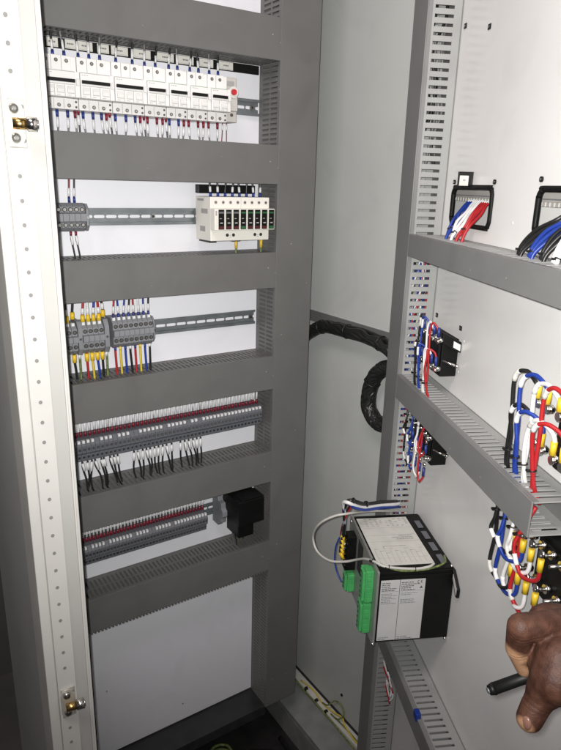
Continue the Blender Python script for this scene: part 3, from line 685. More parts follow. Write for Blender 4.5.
# black relay on grey socket
t = thing('relay', PLATE, (0.556, 0, -0.659), 'black relay block on a grey base at right of the lowest rail', 'relay')
mb = MB(); mb.box(0.5575, 0.616, -0.10, -0.030, -0.662, -0.6085, black_pl, 0.0012); mb.box(0.566, 0.616, -0.097, -0.060, -0.6084, -0.6055, black_matte, 0.0005)
for q in range(10): mb.box(0.5600 + q * 0.0052, 0.5630 + q * 0.0052, -0.075, -0.034, -0.6085, -0.6065, black_matte)
mb.build('housing', t)
mb = MB(); mb.box(0.5665, 0.602, -0.082, -0.032, -0.6995, -0.6621, black_pl, 0.001); mb.build('plug', t)
mb = MB(); mb.prism([(-0.006, -0.688), (-0.030, -0.688), (-0.034, -0.680), (-0.045, -0.676), (-0.047, -0.665), (-0.052, -0.660), (-0.052, -0.648), (-0.046, -0.644), (-0.044, -0.632), (-0.034, -0.630), (-0.030, -0.622), (-0.006, -0.622)], 0.5465, 0.5574, MATS['terminal grey'], 'x', 0.0008); mb.build('socket', t)
for i in range(5):
    x = 0.573 + i * 0.0075
    dev_wire(x, -0.6995, -0.742, -0.045 + 0.004 * i, False, (w_grey, w_black, w_green, w_grey, w_black)[i], None, None, 'thin wire under the black relay, ' + ordn(i) + ' from left', 'thin wires under the black relay', lean=0.006, rad=0.0011)
# loose wire ends seen through the duct slots
loose('wire_stub', [(0.470, 1.027, -0.191), (0.474, 1.025, -0.1925), (0.478, 1.026, -0.1915)], 0.0016, f_yellow, 'yellow wire end poking below the duct under the surge arrester', 'wire')

# ------------------------------------------------------------------ cable bundle along the side panel
def bundle(name, pts, R, strands, mat_, lab, ties, cat='cable bundle', twist=5.0, rs=0.42):
    t = thing(name, WORLD, pts[0], lab, cat)
    P = spline([Vector(p) for p in pts], 10)
    fr = []; u = None
    for i, p in enumerate(P):
        tg = (P[min(i + 1, len(P) - 1)] - P[max(i - 1, 0)]).normalized()
        if u is None: u = tg.orthogonal().normalized()
        u = (u - tg * u.dot(tg)).normalized(); fr.append((p, u.copy(), tg.cross(u)))
    rr = random.Random(5); mb = MB()
    for s_ in range(strands):
        ph = 2 * math.pi * s_ / strands; rad = R * (0.62 if s_ else 0.0); tw = twist * rr.uniform(0.6, 1.2)
        pts2 = []
        for i, (p, u, w) in enumerate(fr):
            a = ph + tw * i / len(fr) + 0.3 * math.sin(i * 0.7 + s_)
            pts2.append(p + (u * math.cos(a) + w * math.sin(a)) * rad)
        mb.tube(pts2, R * rs, mat_, n=10, sub=1)
    mb.build('cable_strands', t)
    for k in ties:
        i = int(k * (len(fr) - 1)); p, u, w = fr[i]
        ring = [p + (u * math.cos(a) + w * math.sin(a)) * R * 1.0 for a in [2 * math.pi * q / 12 for q in range(12)]]
        q = MB(); q.tube(ring, R * 0.07, tie_black, closed=True, sub=1, n=6); q.build('cable_tie', t)
    return t
bundle('cable_bundle', [(0.80, 1.145, -0.46), (0.805, 1.14, -0.38), (0.807, 1.117, -0.330), (0.807, 1.087, -0.308), (0.807, 1.058, -0.293), (0.807, 1.028, -0.286), (0.807, 0.978, -0.284), (0.807, 0.909, -0.282), (0.807, 0.856, -0.288), (0.807, 0.825, -0.300), (0.806, 0.810, -0.32)], 0.0150, 13, w_black,
       'thick black cable bundle crossing the grey side panel to the door', (0.42, 0.62, 0.78), twist=1.6, rs=0.34)
bundle('cable_bundle', [(0.807, 0.812, -0.318), (0.807, 0.832, -0.326), (0.807, 0.856, -0.336), (0.807, 0.877, -0.359), (0.807, 0.888, -0.393), (0.807, 0.886, -0.424), (0.807, 0.866, -0.443), (0.807, 0.845, -0.446), (0.807, 0.815, -0.435)], 0.0165, 13, w_black,
       'black cable bundle hanging in a C-shaped loop beside the door duct', (0.42,), twist=1.2, rs=0.34)
# ------------------------------------------------------------------ door wiring
def door_wire(pts, rad, m, lab, group, lugs=(), sleeves=(), cat='wire', ties=()):
    t = MB(); t.tube([(p[0], -p[1], p[2]) for p in pts], rad, m, n=10, sub=8)
    o = t.build('wire', frame=DOOR, base=(pts[0][0], -pts[0][1], pts[0][2])); tag(o, lab, cat, group)
    for (p, q, r_, mm, nm) in lugs:
        t = MB(); t.cyl((p[0], -p[1], p[2]), (q[0], -q[1], q[2]), r_, mm, n=10); t.build(nm, o)
    P = spline([Vector((p[0], -p[1], p[2])) for p in pts], 8)
    for (a, e, mm) in sleeves:
        seg = P[int(a * (len(P) - 1)):int(e * (len(P) - 1)) + 1]
        if len(seg) > 1:
            t = MB(); t.tube(seg, rad * 1.15, mm, n=10, sub=1); t.build('marker_sleeve', o)
    for a in ties:
        i = int(a * (len(P) - 1)); tg = (P[min(i + 1, len(P) - 1)] - P[max(i - 1, 0)]).normalized()
        u = tg.orthogonal().normalized(); w = tg.cross(u)
        t = MB(); t.tube([P[i] + (u * math.cos(q) + w * math.sin(q)) * rad * 1.5 for q in [2 * math.pi * k / 10 for k in range(10)]], rad * 0.35, tie_black, closed=True, sub=1, n=6)
        t.box(P[i].x - 0.003, P[i].x + 0.001, P[i].y - rad * 1.5 - 0.003, P[i].y - rad * 1.4, P[i].z - 0.0012, P[i].z + 0.0012, tie_black); t.build('cable_tie', o)
    return o
COLN = [('black', w_black), ('blue', w_blue), ('white', w_white), ('red', w_red)]
def meter(x0, x1, z0, z1, dep, lab, stud_s, rows_z, tip_h, clip=True):
    t = thing('panel_meter', DOOR, (x0, 0, z0), lab, 'meter')
    mb = MB(); mb.box(x0, x1, -dep, 0, z0, z1, black_matte, 0.0015); mb.box(x0 + 0.006, x1 - 0.003, -dep - 0.004, -dep, z0 + 0.006, z1 - 0.006, black_pl, 0.001); mb.build('housing', t)
    for z in rows_z:
        for s in stud_s:
            mb = MB(); mb.cyl((s, -dep - 0.002, z), (s, -tip_h, z), 0.0022, screw_m, n=8)
            mb.cyl((s, -dep - 0.004, z), (s, -dep - 0.009, z), 0.0048, chrome, n=6); mb.cyl((s, -dep - 0.0095, z), (s, -dep - 0.0105, z), 0.0052, chrome, n=12); mb.build('stud', t)
    if clip:
        mb = MB(); xe = x1 + 0.010
        mb.prism([(-dep * 1.15, z1 + 0.012), (0.0, z1 - 0.003), (0.0, z1 - 0.020), (-dep * 0.55, z1 - 0.014), (-dep * 1.15, z1 - 0.004)], x1 + 0.0005, xe, black_pl, 'x', 0.001)
        c = mb.build('mounting_clip', t)
        mb = MB(); mb.prism([(-dep * 0.50, z1 - 0.0005), (-0.002, z1 - 0.0065), (-0.002, z1 - 0.0165), (-dep * 0.50, z1 - 0.0105)], xe + 0.0001, xe + 0.0005, label_bright, 'x'); mb.build('clip_label', c)
        mb = MB(); mb.cyl((x1 - 0.001, -dep * 0.9, (z0 + z1) / 2 - 0.004), (x1 + 0.012, -dep * 0.2, (z0 + z1) / 2 - 0.010), 0.0020, chrome, n=10); mb.ball((x1 + 0.012, -dep * 0.2, (z0 + z1) / 2 - 0.010), 0.0035, chrome); mb.build('clamp_screw', t)
    return t
rw = random.Random(23)
def loops(where, s0, ds, h0, zduct, up, stud_s, rows_z, tip_h, rad, lug_m, topz, gname, sleeves=True):
    """per colour a long loop to the far row of studs and a short one to the near row, rising from (or dropping out of) a duct"""
    sg = 1 if up else -1
    for c, (cn, cm) in enumerate(COLN):
        for k in (0, 1):
            zr = rows_z[k]; st = stud_s[c]; sx = s0 + ds * c + 0.0035 * k
            ztop = topz[k] + 0.002 * math.sin(c * 2.1 + k)
            hx = h0 + 0.003 * (c % 2) + 0.004 * k
            jw = [rw.uniform(-0.0022, 0.0022) for _ in range(8)]
            pts = [(sx, h0 - 0.01, zduct - sg * 0.018), (sx, h0, zduct + sg * 0.004), (sx + 0.001 + 0.003 * math.sin(c + k) + jw[0], hx + jw[1], (zduct + ztop) / 2), (sx + 0.002 + jw[2], hx + 0.002 + jw[3], ztop - sg * (0.013 + jw[4])),
                   (sx + 0.4 * (st - sx), hx, ztop), (sx + 0.8 * (st - sx), tip_h + 0.003, ztop - sg * 0.004), (st, tip_h, ztop - sg * 0.013), (st, tip_h, zr + sg * 0.008)]
            lug = [((st, tip_h, zr + sg * 0.021), (st, tip_h, zr + sg * 0.006), rad * 1.45, lug_m, 'lug_sleeve'), ((st, tip_h - 0.001, zr), (st, tip_h + 0.0015, zr), rad * 2.0, chrome, 'lug_ring')]
            door_wire(pts, rad, cm, ('long ' if k == 0 else 'short ') + cn + ' wire looping from the door duct to the ' + where, gname, lug,
                      ((0.425 + 0.02 * math.sin(c * 3 + k), 0.50, marker_white if (c + k) % 3 else label_paper),) if sleeves and (lug_m is not f_blue or c < 2) else (), ties=(0.22,) if k == 1 else (0.10,))
g1 = 'wires looping from the middle duct up to the upper left meter'
meter(0.095, 0.180, -0.283, -0.2225, 0.027, 'black panel meter back with white clip above the middle door duct, left one', (0.120, 0.143, 0.166, 0.186), (-0.2225, -0.268), 0.042)
loops('upper left meter', 0.121, 0.0195, 0.045, -0.313, True, (0.130, 0.152, 0.174, 0.192), (-0.2225, -0.268), 0.040, 0.0016, f_blue, (-0.196, -0.238), g1)
meter(0.095, 0.180, -0.436, -0.372, 0.027, 'black panel meter back under the middle door duct at left', (0.120, 0.143, 0.166, 0.186), (-0.384, -0.420), 0.042)
loops('lower left meter', 0.100, 0.027, 0.043, -0.356, False, (0.135, 0.156, 0.178, 0.197), (-0.425, -0.386), 0.044, 0.0016, f_blue, (-0.460, -0.415), 'wires looping from the middle duct down to the lower left meter')
meter(0.505, 0.60, -0.285, -0.205, 0.025, 'black panel meter back above the middle duct near its open end', (0.478, 0.497, 0.521, 0.539), (-0.2215, -0.268), 0.037, clip=False)
loops('upper right meter', 0.437, 0.0205, 0.040, -0.313, True, (0.476, 0.496, 0.520, 0.538), (-0.2215, -0.270), 0.036, 0.0025, f_yellow, (-0.192, -0.232), 'wires with yellow lugs at the upper right meter')
meter(0.500, 0.583, -0.440, -0.362, 0.022, 'black panel meter back below the open end of the middle duct', (0.50, 0.52, 0.54, 0.56), (-0.372, -0.414), 0.045)
loops('lower right meter', 0.433, 0.0200, 0.040, -0.356, False, (0.486, 0.502, 0.520, 0.540), (-0.412, -0.370), 0.042, 0.0024, f_yellow, (-0.460, -0.414), 'wires with yellow lugs at the lower right meter')
# cutout wires and what is behind the cutouts
for h, lab in ((holes[0], 'grey device rear with terminal row seen through left door cutout'), (holes[1], 'grey device rear seen through right door cutout')):
    t = thing('display_unit', DOOR, (h[0], 0.02, -0.01), lab, 'display unit')
    mb = MB(); mb.box(h[0] - 0.095, h[1] + 0.02, 0.026, 0.070, -0.0185, 0.018, aux_grey, 0.001); mb.box(h[0] - 0.095, h[1] + 0.02, 0.0235, 0.0259, -0.010, -0.0085, MATS['terminal grey']); mb.build('housing', t)
    mb = MB(); mb.box(h[0] - 0.095, h[1] + 0.02, 0.034, 0.037, -0.075, -0.0186, inner_white); mb.build('front_plate', t)
    mb = MB()
    for q in range(18): mb.box(h[0] - 0.06 + q * 0.010, h[0] - 0.053 + q * 0.010, 0.021, 0.0258, -0.0180, -0.0125, aux_grey, 0.0006)
    mb.build('terminal_row', t)
cut = [('blue', w_blue)] * 3 + [('white', w_white)] * 4 + [('red', w_red)] * 4
for i, (cn, cm) in enumerate(cut):
    a = 0.112 + i * 0.0072; e = 0.131 + i * 0.0066; j = i % 3
    k = [c for c, _ in cut[:i]].count(cn); q1, q2 = rw.uniform(-0.003, 0.003), rw.uniform(-0.003, 0.003)
    door_wire([(a, -0.024, -0.015), (a, -0.016, -0.022), (a + 0.005 + q1, -0.004 + q2, -0.033 - 0.002 * j), (a + 0.5 * (e - a) + 0.006 - q1, 0.0085 - q2, -0.047 - 0.004 * j), (e, 0.0165 + 0.003 * j, -0.064 - 0.002 * j), (e + 0.002, 0.020 + 0.003 * j, -0.085)], 0.0022, cm,
              ordn(k) + ' ' + cn + ' wire from left bending out of the left door cutout', 'wires through the left door cutout', sleeves=((0.02, 0.14, marker_white),), ties=(0.72,) if i in (1, 5, 9) else ())
cut = [('black', w_black)] * 3 + [('blue', w_blue)] * 3 + [('black', w_black)] * 3 + [('white', w_white)] * 4 + [('red', w_red)] * 3
for i, (cn, cm) in enumerate(cut):
    a = 0.400 + i * 0.0060; e = 0.362 + i * 0.0085; j = i % 3
    door_wire([(a, -0.024, -0.015), (a, -0.014, -0.022), (a - 0.004, -0.002, -0.031 - 0.002 * j), (a + 0.5 * (e - a) - 0.004, 0.010, -0.044 - 0.003 * j), (e, 0.0175 + 0.003 * j, -0.064 - 0.002 * j), (e + 0.001, 0.020 + 0.003 * j, -0.085)], 0.0024, cm,
              cn + ' wire bending out of the right door cutout, ' + ordn(i) + ' from left', 'wires through the right door cutout', ties=(0.8,) if i in (1, 4, 7, 11) else ())
t = thing('wire_clip', DOOR, (0.15, 0, 0.012), 'white tag on black bracket above the left door cutout', 'clip')
mb = MB(); mb.box(0.146, 0.1655, -0.003, -0.0002, 0.004, 0.0245, black_pl, 0.0005); mb.box(0.1605, 0.1655, -0.022, -0.003, 0.004, 0.0245, black_pl, 0.0005); mb.build('bracket', t)
mb = MB(); mb.box(0.1656, 0.1660, -0.0210, -0.0075, 0.0050, 0.0190, label_paper); mb.box(0.1661, 0.1662, -0.016, -0.012, 0.0115, 0.0140, grey_print); mb.build('tag', t)
# wires inside the vertical door duct, seen through its slots
rv = random.Random(11)
names = ['red', 'white', 'blue', 'black', 'white', 'blue', 'red', 'white', 'black']
mm = {'red': w_red, 'white': w_white, 'blue': w_blue, 'black': w_black}
for i, cn in enumerate(names + ['blue', 'black', 'white']):
    h = 0.009 + 0.0030 * i; P = []
    for q in range(14): P.append((0.050 - 0.007 * (i % 3) + rv.uniform(-0.006, 0.006), min(0.046, max(0.006, h + rv.uniform(-0.010, 0.010))), -0.115 - 0.040 * q + rv.uniform(-0.01, 0.01)))
    door_wire(P, 0.0018, mm[cn], cn + ' wire running inside the vertical door duct, ' + ordn(i) + ' from the door', 'wires inside the vertical door duct')
for i, cn in enumerate(['grey', 'black', 'grey', 'black', 'black']):
    P = [(0.028 + 0.005 * i + rv.uniform(-0.006, 0.006), min(0.045, max(0.008, 0.014 + 0.007 * i + rv.uniform(-0.009, 0.009))), 0.30 - 0.045 * q) for q in range(7)]
    door_wire(P, 0.0024, {'grey': w_grey, 'black': w_black}[cn], cn + ' wire deep inside the top of the vertical door duct, ' + ordn(i) + ' from the door', 'wires inside the top of the door duct')
# ------------------------------------------------------------------ black controller
s0, s1, hh, z0, z1 = 0.088, 0.2615, 0.1255, -0.7085, -0.578
t = thing('controller', DOOR, (s0, 0, z0), 'black boxed controller with white printed labels and green plugs on the door', 'controller')
mb = MB(); mb.box(s0, s1, -hh, -0.001, z0, z1, ctl_black, 0.0015)
mb.box(s0 + 0.002, s1 - 0.001, -hh + 0.002, -0.004, z1, z1 + 0.0022, ctl_black, 0.0008)
mb.box(s0 + 0.004, s1 + 0.0018, -hh + 0.001, -0.004, z1 - 0.0095, z1 - 0.0065, ctl_black, 0.0006)
for q in range(4): mb.box(s0 + 0.028 + q * 0.036, s0 + 0.052 + q * 0.036, -0.020, -0.010, z1 + 0.0022, z1 + 0.0036, MATS['terminal dark grey'], 0.0008)
mb.build('housing', t)
mb = MB(); mb.box(s0 - 0.003, s1 + 0.0045, -hh - 0.0042, -hh - 0.0002, z0 - 0.003, z1 + 0.004, ctl_metal, 0.0008); rear = mb.build('rear_panel', t)
mb = MB(); mb.box(s0 + 0.064, s0 + 0.094, -hh - 0.0048, -hh - 0.0042, z0 + 0.065, z1 - 0.006, black_hole); mb.build('opening', rear)
# printed lines: bars laid on the label in (u,v) with small breaks
def print_lines(mb, bar, u0, u1, v0, v1, rows, seed, fill=0.7, m=dark_print, hgt=0.4):
    rr = random.Random(seed); dv = (v1 - v0) / rows
    for i in range(rows):
        if rr.random() > fill: continue
        u = u0; end = u0 + (u1 - u0) * rr.uniform(0.45, 1.0); v = v0 + i * dv
        while u < end:
            w = rr.uniform(0.0012, 0.005); bar(mb, u, min(u + w, end), v, v + dv * hgt, m); u += w + 0.0009
zt = z1 + 0.0022
mb = MB(); mb.box(0.100, 0.247, -0.1225, -0.030, zt, zt + 0.0004, label_paper)
bar = lambda mb, u0, u1, v0, v1, m: mb.box(u0, u1, -v1, -v0, zt + 0.00041, zt + 0.0005, m)   # u along s, v along h
for i in range(9):
    h = 0.112 - i * 0.009
    print_lines(mb, lambda mb, u0, u1, v0, v1, m: mb.box(v0, v1, -u1, -u0, zt + 0.00041, zt + 0.0005, m), h - 0.006, h, 0.104, 0.132, 5, 100 + i, 0.75, grey_print)
for u in (0.134, 0.158, 0.178): mb.box(u, u + 0.0006, -0.121, -0.033, zt + 0.00041, zt + 0.0005, grey_print)
print_lines(mb, lambda mb, u0, u1, v0, v1, m: mb.box(v0, v1, -u1, -u0, zt + 0.00041, zt + 0.0005, m), 0.040, 0.085, 0.160, 0.176, 3, 31, 1.0, grey_print, 0.5)
for i in range(10):
    v = 0.117 - i * 0.0085
    mb.box(0.205, 0.240, -v, -(v - 0.0005), zt + 0.00041, zt + 0.0005, grey_print)
    mb.box(0.200 + 0.006 * (i % 3), 0.2005 + 0.006 * (i % 3), -v, -(v - 0.006), zt + 0.00041, zt + 0.0005, dark_print)
    mb.box(0.226, 0.2265, -v, -(v - 0.007), zt + 0.00041, zt + 0.0005, grey_print)
mb.box(0.192, 0.2004, -0.100, -0.0994, zt + 0.00041, zt + 0.0005, dark_print); mb.box(0.192, 0.1926, -0.0993, -0.060, zt + 0.00041, zt + 0.0005, dark_print)
mb.build('top_label', t)
for (ha, hb, sd) in ((0.0905, 0.1215, 5), (0.0485, 0.0897, 9)):
    mb = MB(); mb.box(s1, s1 + 0.0005, -hb, -ha, z0 + 0.003, z1 - 0.0145, side_paper)
    barf = lambda mb, u0, u1, v0, v1, m: mb.box(s1 + 0.0005, s1 + 0.0007, u0, u1, v0, v1, m)
    L = hb - ha
    print_lines(mb, barf, -hb + 0.002, -ha - 0.004, z1 - 0.034, z1 - 0.017, 5, sd, 1.0, dark_print, 0.42)
    print_lines(mb, barf, -hb + 0.002, -ha - 0.002, z1 - 0.058, z1 - 0.037, 7, sd + 1, 0.85, MATS['terminal grey'], 0.4)
    print_lines(mb, barf, -hb + 0.002, -ha - 0.006, z0 + 0.0045, z0 + 0.011, 2, sd + 2, 1.0, MATS['terminal grey'], 0.45)
    mb.box(s1 + 0.0005, s1 + 0.0007, -hb + 0.001, -ha - 0.001, z1 - 0.0355, z1 - 0.0351, MATS['terminal grey'])
    lab_o = mb.build('side_label', t)
# the CE mark, two round letters built as arcs
mb = MB()
def arc(c, z, r, a0, a1, m):
    n = 12
    for i in range(n):
        a, b_ = math.radians(a0 + (a1 - a0) * i / n), math.radians(a0 + (a1 - a0) * (i + 1) / n)
        P = [(c + math.cos(a) * r, z + math.sin(a) * r), (c + math.cos(b_) * r, z + math.sin(b_) * r), (c + math.cos(b_) * r * 0.72, z + math.sin(b_) * r * 0.72), (c + math.cos(a) * r * 0.72, z + math.sin(a) * r * 0.72)]
        mb.prism(P, s1 + 0.0005, s1 + 0.0008, m, 'x')
arc(-0.0590, z1 - 0.0195, 0.0028, 80, 280, dark_print); arc(-0.0537, z1 - 0.0195, 0.0028, 80, 280, dark_print)
mb.box(s1 + 0.0005, s1 + 0.0008, -0.0560, -0.0540, z1 - 0.0199, z1 - 0.0191, dark_print)
mb.prism([(-0.0575, z1 - 0.0315), (-0.0520, z1 - 0.0315), (-0.05475, z1 - 0.0268)], s1 + 0.0005, s1 + 0.0008, dark_print, 'x')
mb.build('conformity_mark', t)
def plug(sa, sb, za, zb, n, lab):
    mb = MB(); y = -hh - 0.0043
    mb.box(sa, sb, y - 0.013, y, za, zb, con_green, 0.001)
    mb.box(sa + 0.001, sb - 0.001, y - 0.018, y - 0.013, za + 0.002, zb - 0.002, con_green, 0.001)
    dz = (zb - za) / n
    for i in range(n):
        mb.box(sb, sb + 0.0015, y - 0.011, y - 0.004, za + dz * i + 0.001, za + dz * (i + 1) - 0.001, con_green, 0.0004)
        mb.cyl((sa + 0.006, y - 0.018, za + dz * (i + 0.5)), (sa + 0.006, y - 0.0184, za + dz * (i + 0.5)), 0.0022, black_hole, n=8)
        mb.box(sa - 0.004, sa, y - 0.016, y - 0.004, za + dz * i + 0.0012, za + dz * (i + 1) - 0.0012, con_green, 0.0004)
    mb.build('green_plug', t, label=lab)
plug(0.232, 0.250, -0.640, -0.583, 6, 'upper of the two near green plugs')
plug(0.228, 0.248, -0.700, -0.645, 6, 'lower of the two near green plugs')
plug(0.124, 0.142, -0.698, -0.664, 4, 'far green plug below the black terminal strip')
mb = MB(); mb.box(0.117, 0.140, -hh - 0.020, -hh - 0.0043, -0.655, -0.588, black_pl, 0.001)
for i in range(6): mb.box(0.116, 0.141, -hh - 0.024, -hh - 0.020, -0.654 + i * 0.0112, -0.6525 + i * 0.0112, black_pl, 0.0003)
ts = mb.build('terminal_strip', t)
for i in range(5): mb = MB(); mb.cyl((0.132, -hh - 0.020, -0.648 + i * 0.0122), (0.132, -hh - 0.0225, -0.648 + i * 0.0122), 0.003, screw_m, n=10); mb.build('strip_screw', ts)
for ssx, zz in ((s1 + 0.002, z0 - 0.001), (s0 + 0.03, z1 + 0.0036)):
    pass
mb = MB(); mb.prism([(s1 + 0.002, z1 + 0.001), (s1 + 0.026, z1 - 0.021), (s1 + 0.026, z1 - 0.036), (s1 + 0.020, z1 - 0.037), (s1 + 0.002, z1 - 0.013)], -0.006, -0.001, black_pl, 'y', 0.0008); cl = mb.build('mounting_clip', t)
mb = MB(); mb.prism([(s1 + 0.006, z1 - 0.0055), (s1 + 0.0235, z1 - 0.0215), (s1 + 0.0235, z1 - 0.033), (s1 + 0.006, z1 - 0.0135)], -0.0064, -0.0061, label_bright, 'y'); mb.build('clip_label', cl)
for (a, h, z) in ((s1 + 0.003, hh + 0.003, z0), (s1 - 0.002, 0.004, z0 - 0.003), (s1 - 0.004, 0.006, z1 + 0.003), (s0 + 0.005, hh + 0.004, z1 - 0.006)):
    mb = MB(); mb.ball((a, -h, z), 0.0026, chrome); mb.build('corner_screw', t)
# cables of the controller
SN = [('black', w_black), ('white', w_white), ('blue', w_blue), ('black', w_black), ('red', w_red)]
for i, (cn, cm) in enumerate(SN):
    dz = (0.0050, 0.0015, -0.0040, 0.0005, -0.0055)[i]; dh = (-0.002, 0.003, 0.0, -0.003, 0.003)[i]; ds = (-0.001, 0.0035, 0.0025, -0.0035, -0.002)[i]
    zt_ = -0.600 - 0.009 * i
    door_wire([(0.045 + ds, 0.024, -0.574 + dz), (0.066 + ds, 0.038, -0.5675 + dz), (0.100 + ds, 0.080 + dh, -0.549 + dz), (0.130 + ds, 0.117 + dh, -0.535 + dz), (0.148 + ds, 0.140 + dh, -0.520 + dz), (0.150 + ds, 0.151 + dh, -0.513 + dz * 0.5), (0.144, 0.156 + dh, -0.517), (0.137, 0.156, -0.532), (0.130, 0.152, -0.562), (0.126, 0.153, zt_ + 0.008), (0.128, 0.149, zt_)],
              0.0032 if i < 4 else 0.0018, cm, cn + (' thicker' if i == 3 else '') + ' wire of the bundle arching over the controller top', 'wires arching to the controller terminal strip', lugs=[((0.127, 0.1535, zt_ + 0.010), (0.128, 0.150, zt_ - 0.002), 0.0032, f_yellow, 'lug_sleeve')],
              ties=(0.30, 0.45) if i == 0 else ())
for i, cn in enumerate(('red', 'black', 'black')):
    zt_ = -0.604 - 0.017 * i
    door_wire([(0.150 - 0.003 * i, 0.146, -0.520), (0.138 - 0.003 * i, 0.151, -0.545), (0.124 + 0.002 * i, 0.154, -0.575), (0.122, 0.155, zt_ + 0.01), (0.125, 0.150, zt_)], 0.0015, mm[cn], ('', 'upper ', 'lower ')[i] + 'thin ' + cn + ' wire dropping beside the controller terminal strip', 'thin wires beside the controller terminal strip',
              lugs=[((0.1225, 0.1545, zt_ + 0.009), (0.125, 0.150, zt_ - 0.002), 0.0028, f_yellow, 'lug_sleeve')])
door_wire([(0.118, 0.156, -0.60), (0.110, 0.160, -0.625), (0.108, 0.160, -0.655), (0.114, 0.156, -0.675), (0.126, 0.150, -0.688)], 0.0013, w_blue, 'thin blue wire bowing beside the far green plug', 'thin blue wires')
loose_pts = [(0.045, 0.024, -0.590), (0.066, 0.039, -0.582), (0.100, 0.098, -0.5605), (0.158, 0.150, -0.530), (0.158, 0.180, -0.535), (0.140, 0.200, -0.560), (0.112, 0.203, -0.600), (0.120, 0.196, -0.625), (0.150, 0.180, -0.6255), (0.170, 0.158, -0.616), (0.190, 0.143, -0.600), (0.222, 0.137, -0.578), (0.246, 0.130, -0.5675), (0.258, 0.118, -0.5685), (0.262, 0.095, -0.571), (0.263, 0.065, -0.573), (0.262, 0.045, -0.571), (0.256, 0.035, -0.570)]
o = door_wire(loose_pts, 0.0021, w_lgrey, 'grey cable looping out behind the controller and along its top edge', None, cat='cable', ties=(0.70, 0.79, 0.88))
door_wire([(0.236, 0.131, -0.5695), (0.250, 0.122, -0.5700), (0.2625, 0.095, -0.5745), (0.2630, 0.065, -0.5760), (0.263, 0.038, -0.5725), (0.257, 0.018, -0.568), (0.240, 0.012, -0.567)], 0.0017, w_green, 'green and yellow wire along the front top edge of the controller', None)
# small wires between the vertical duct and the lowest door duct
for i, (cn, lb) in enumerate((('black', 'upper black'), ('black', 'lower black'), ('white', 'upper white'), ('white', 'lower white'), ('red', 'red'))):
    z_ = -0.892 - 0.013 * i; e = 0.083 + 0.007 * i
    P = [(0.055, 0.028, z_), (0.067, 0.034, z_ + 0.003), (e - 0.003, 0.039 - 0.002 * i, z_ - 0.006), (e + 0.006, 0.036 - 0.002 * i, z_ - 0.022), (e + 0.010 * (i % 2), 0.032, z_ - 0.040), (e - 0.006, 0.029, z_ - 0.050), (0.070, 0.026, z_ - 0.046), (0.055, 0.022, z_ - 0.044)]
    door_wire(P, 0.0015, mm[cn], lb + ' short wire looping out beside the vertical duct under the controller', 'short wires under the controller', sleeves=((0.38, 0.56, w_black if i < 2 else marker_white),))
t = MB(); t.box(0.292, 0.306, -0.0585, -0.050, -0.833, -0.819, w_blue, 0.001); tag(t.build('blue_tag', frame=DOOR, base=(0.3, -0.056, -0.826)), 'small blue tag on the edge of the lowest door duct', 'tag')

# ------------------------------------------------------------------ hand and pen
def chain(mb, pts, rads):
    pts = [Vector(p) for p in pts]
    for i in range(len(pts) - 1):
        L = (pts[i + 1] - pts[i]).length; n = max(2, int(L / (min(rads[i], rads[i + 1]) * 0.22)))
        for k in range(n + 1):
            q = k / n; mb.ball(pts[i].lerp(pts[i + 1], q), rads[i] + (rads[i + 1] - rads[i]) * q, None)
hb = MB(); hb.mats = []
class HB(MB):
    def mi(s, m): return 0
hb = HB()
chain(hb, [(0.3700, 0.1900, -0.2860), (0.3452, 0.1960, -0.2795), (0.3335, 0.2017, -0.2790)], (0.0130, 0.0100, 0.0096))
chain(hb, [(0.3335, 0.2017, -0.2790), (0.3372, 0.2044, -0.2990)], (0.0096, 0.0082)); chain(hb, [(0.3372, 0.2044, -0.2990), (0.3460, 0.2015, -0.3170)], (0.0080, 0.0070))
chain(hb, [(0.3912, 0.2015, -0.2984), (0.3755, 0.2089, -0.2925), (0.3700, 0.2095, -0.2920)], (0.0125, 0.0100, 0.0095)); chain(hb, [(0.3700, 0.2095, -0.2920), (0.3690, 0.2124, -0.3200), (0.3660, 0.2029, -0.3290)], (0.0095, 0.0083, 0.0075))
chain(hb, [(0.415, 0.2105, -0.3162), (0.4035, 0.2184, -0.310), (0.4010, 0.2201, -0.3400), (0.3920, 0.2094, -0.3450)], (0.0120, 0.0096, 0.0082, 0.0074))
chain(hb, [(0.432, 0.2120, -0.3388), (0.4300, 0.2200, -0.3380), (0.4270, 0.2200, -0.3620), (0.4170, 0.2120, -0.3620)], (0.0105, 0.0085, 0.0072, 0.0066))
chain(hb, [(0.3690, 0.1895, -0.3030), (0.3828, 0.1915, -0.3140), (0.4050, 0.1930, -0.3280)], (0.0230, 0.0270, 0.0220))
chain(hb, [(0.3828, 0.1850, -0.3140), (0.4000, 0.1500, -0.3300), (0.4010, 0.1100, -0.3500)], (0.0260, 0.0230, 0.0205))
chain(hb, [(0.4010, 0.1100, -0.3500), (0.3920, 0.0300, -0.3850), (0.3750, -0.0600, -0.4150)], (0.0205, 0.0270, 0.0330))
chain(hb, [(0.3700, 0.1790, -0.3150), (0.3400, 0.1760, -0.3040), (0.3455, 0.1790, -0.2940), (0.3690, 0.1850, -0.3000)], (0.0185, 0.0168, 0.0160, 0.0190))   # ball of the thumb and web
chain(hb, [(0.3400, 0.1775, -0.3060), (0.3358, 0.1800, -0.3155)], (0.0150, 0.0118)); chain(hb, [(0.3358, 0.1800, -0.3155), (0.3300, 0.1809, -0.3258)], (0.0105, 0.0092)); chain(hb, [(0.3300, 0.1809, -0.3258), (0.3258, 0.1809, -0.3330)], (0.0094, 0.0088))   # thumb
chain(hb, [(0.3503, 0.1915, -0.2973), (0.3415, 0.1868, -0.3030)], (0.0110, 0.0100))
for v in hb.bm.verts: v.co *= S
me = bpy.data.meshes.new('hand_src'); hb.bm.to_mesh(me); hb.bm.free()
tmp = bpy.data.objects.new('hand_src', me); COL.objects.link(tmp)
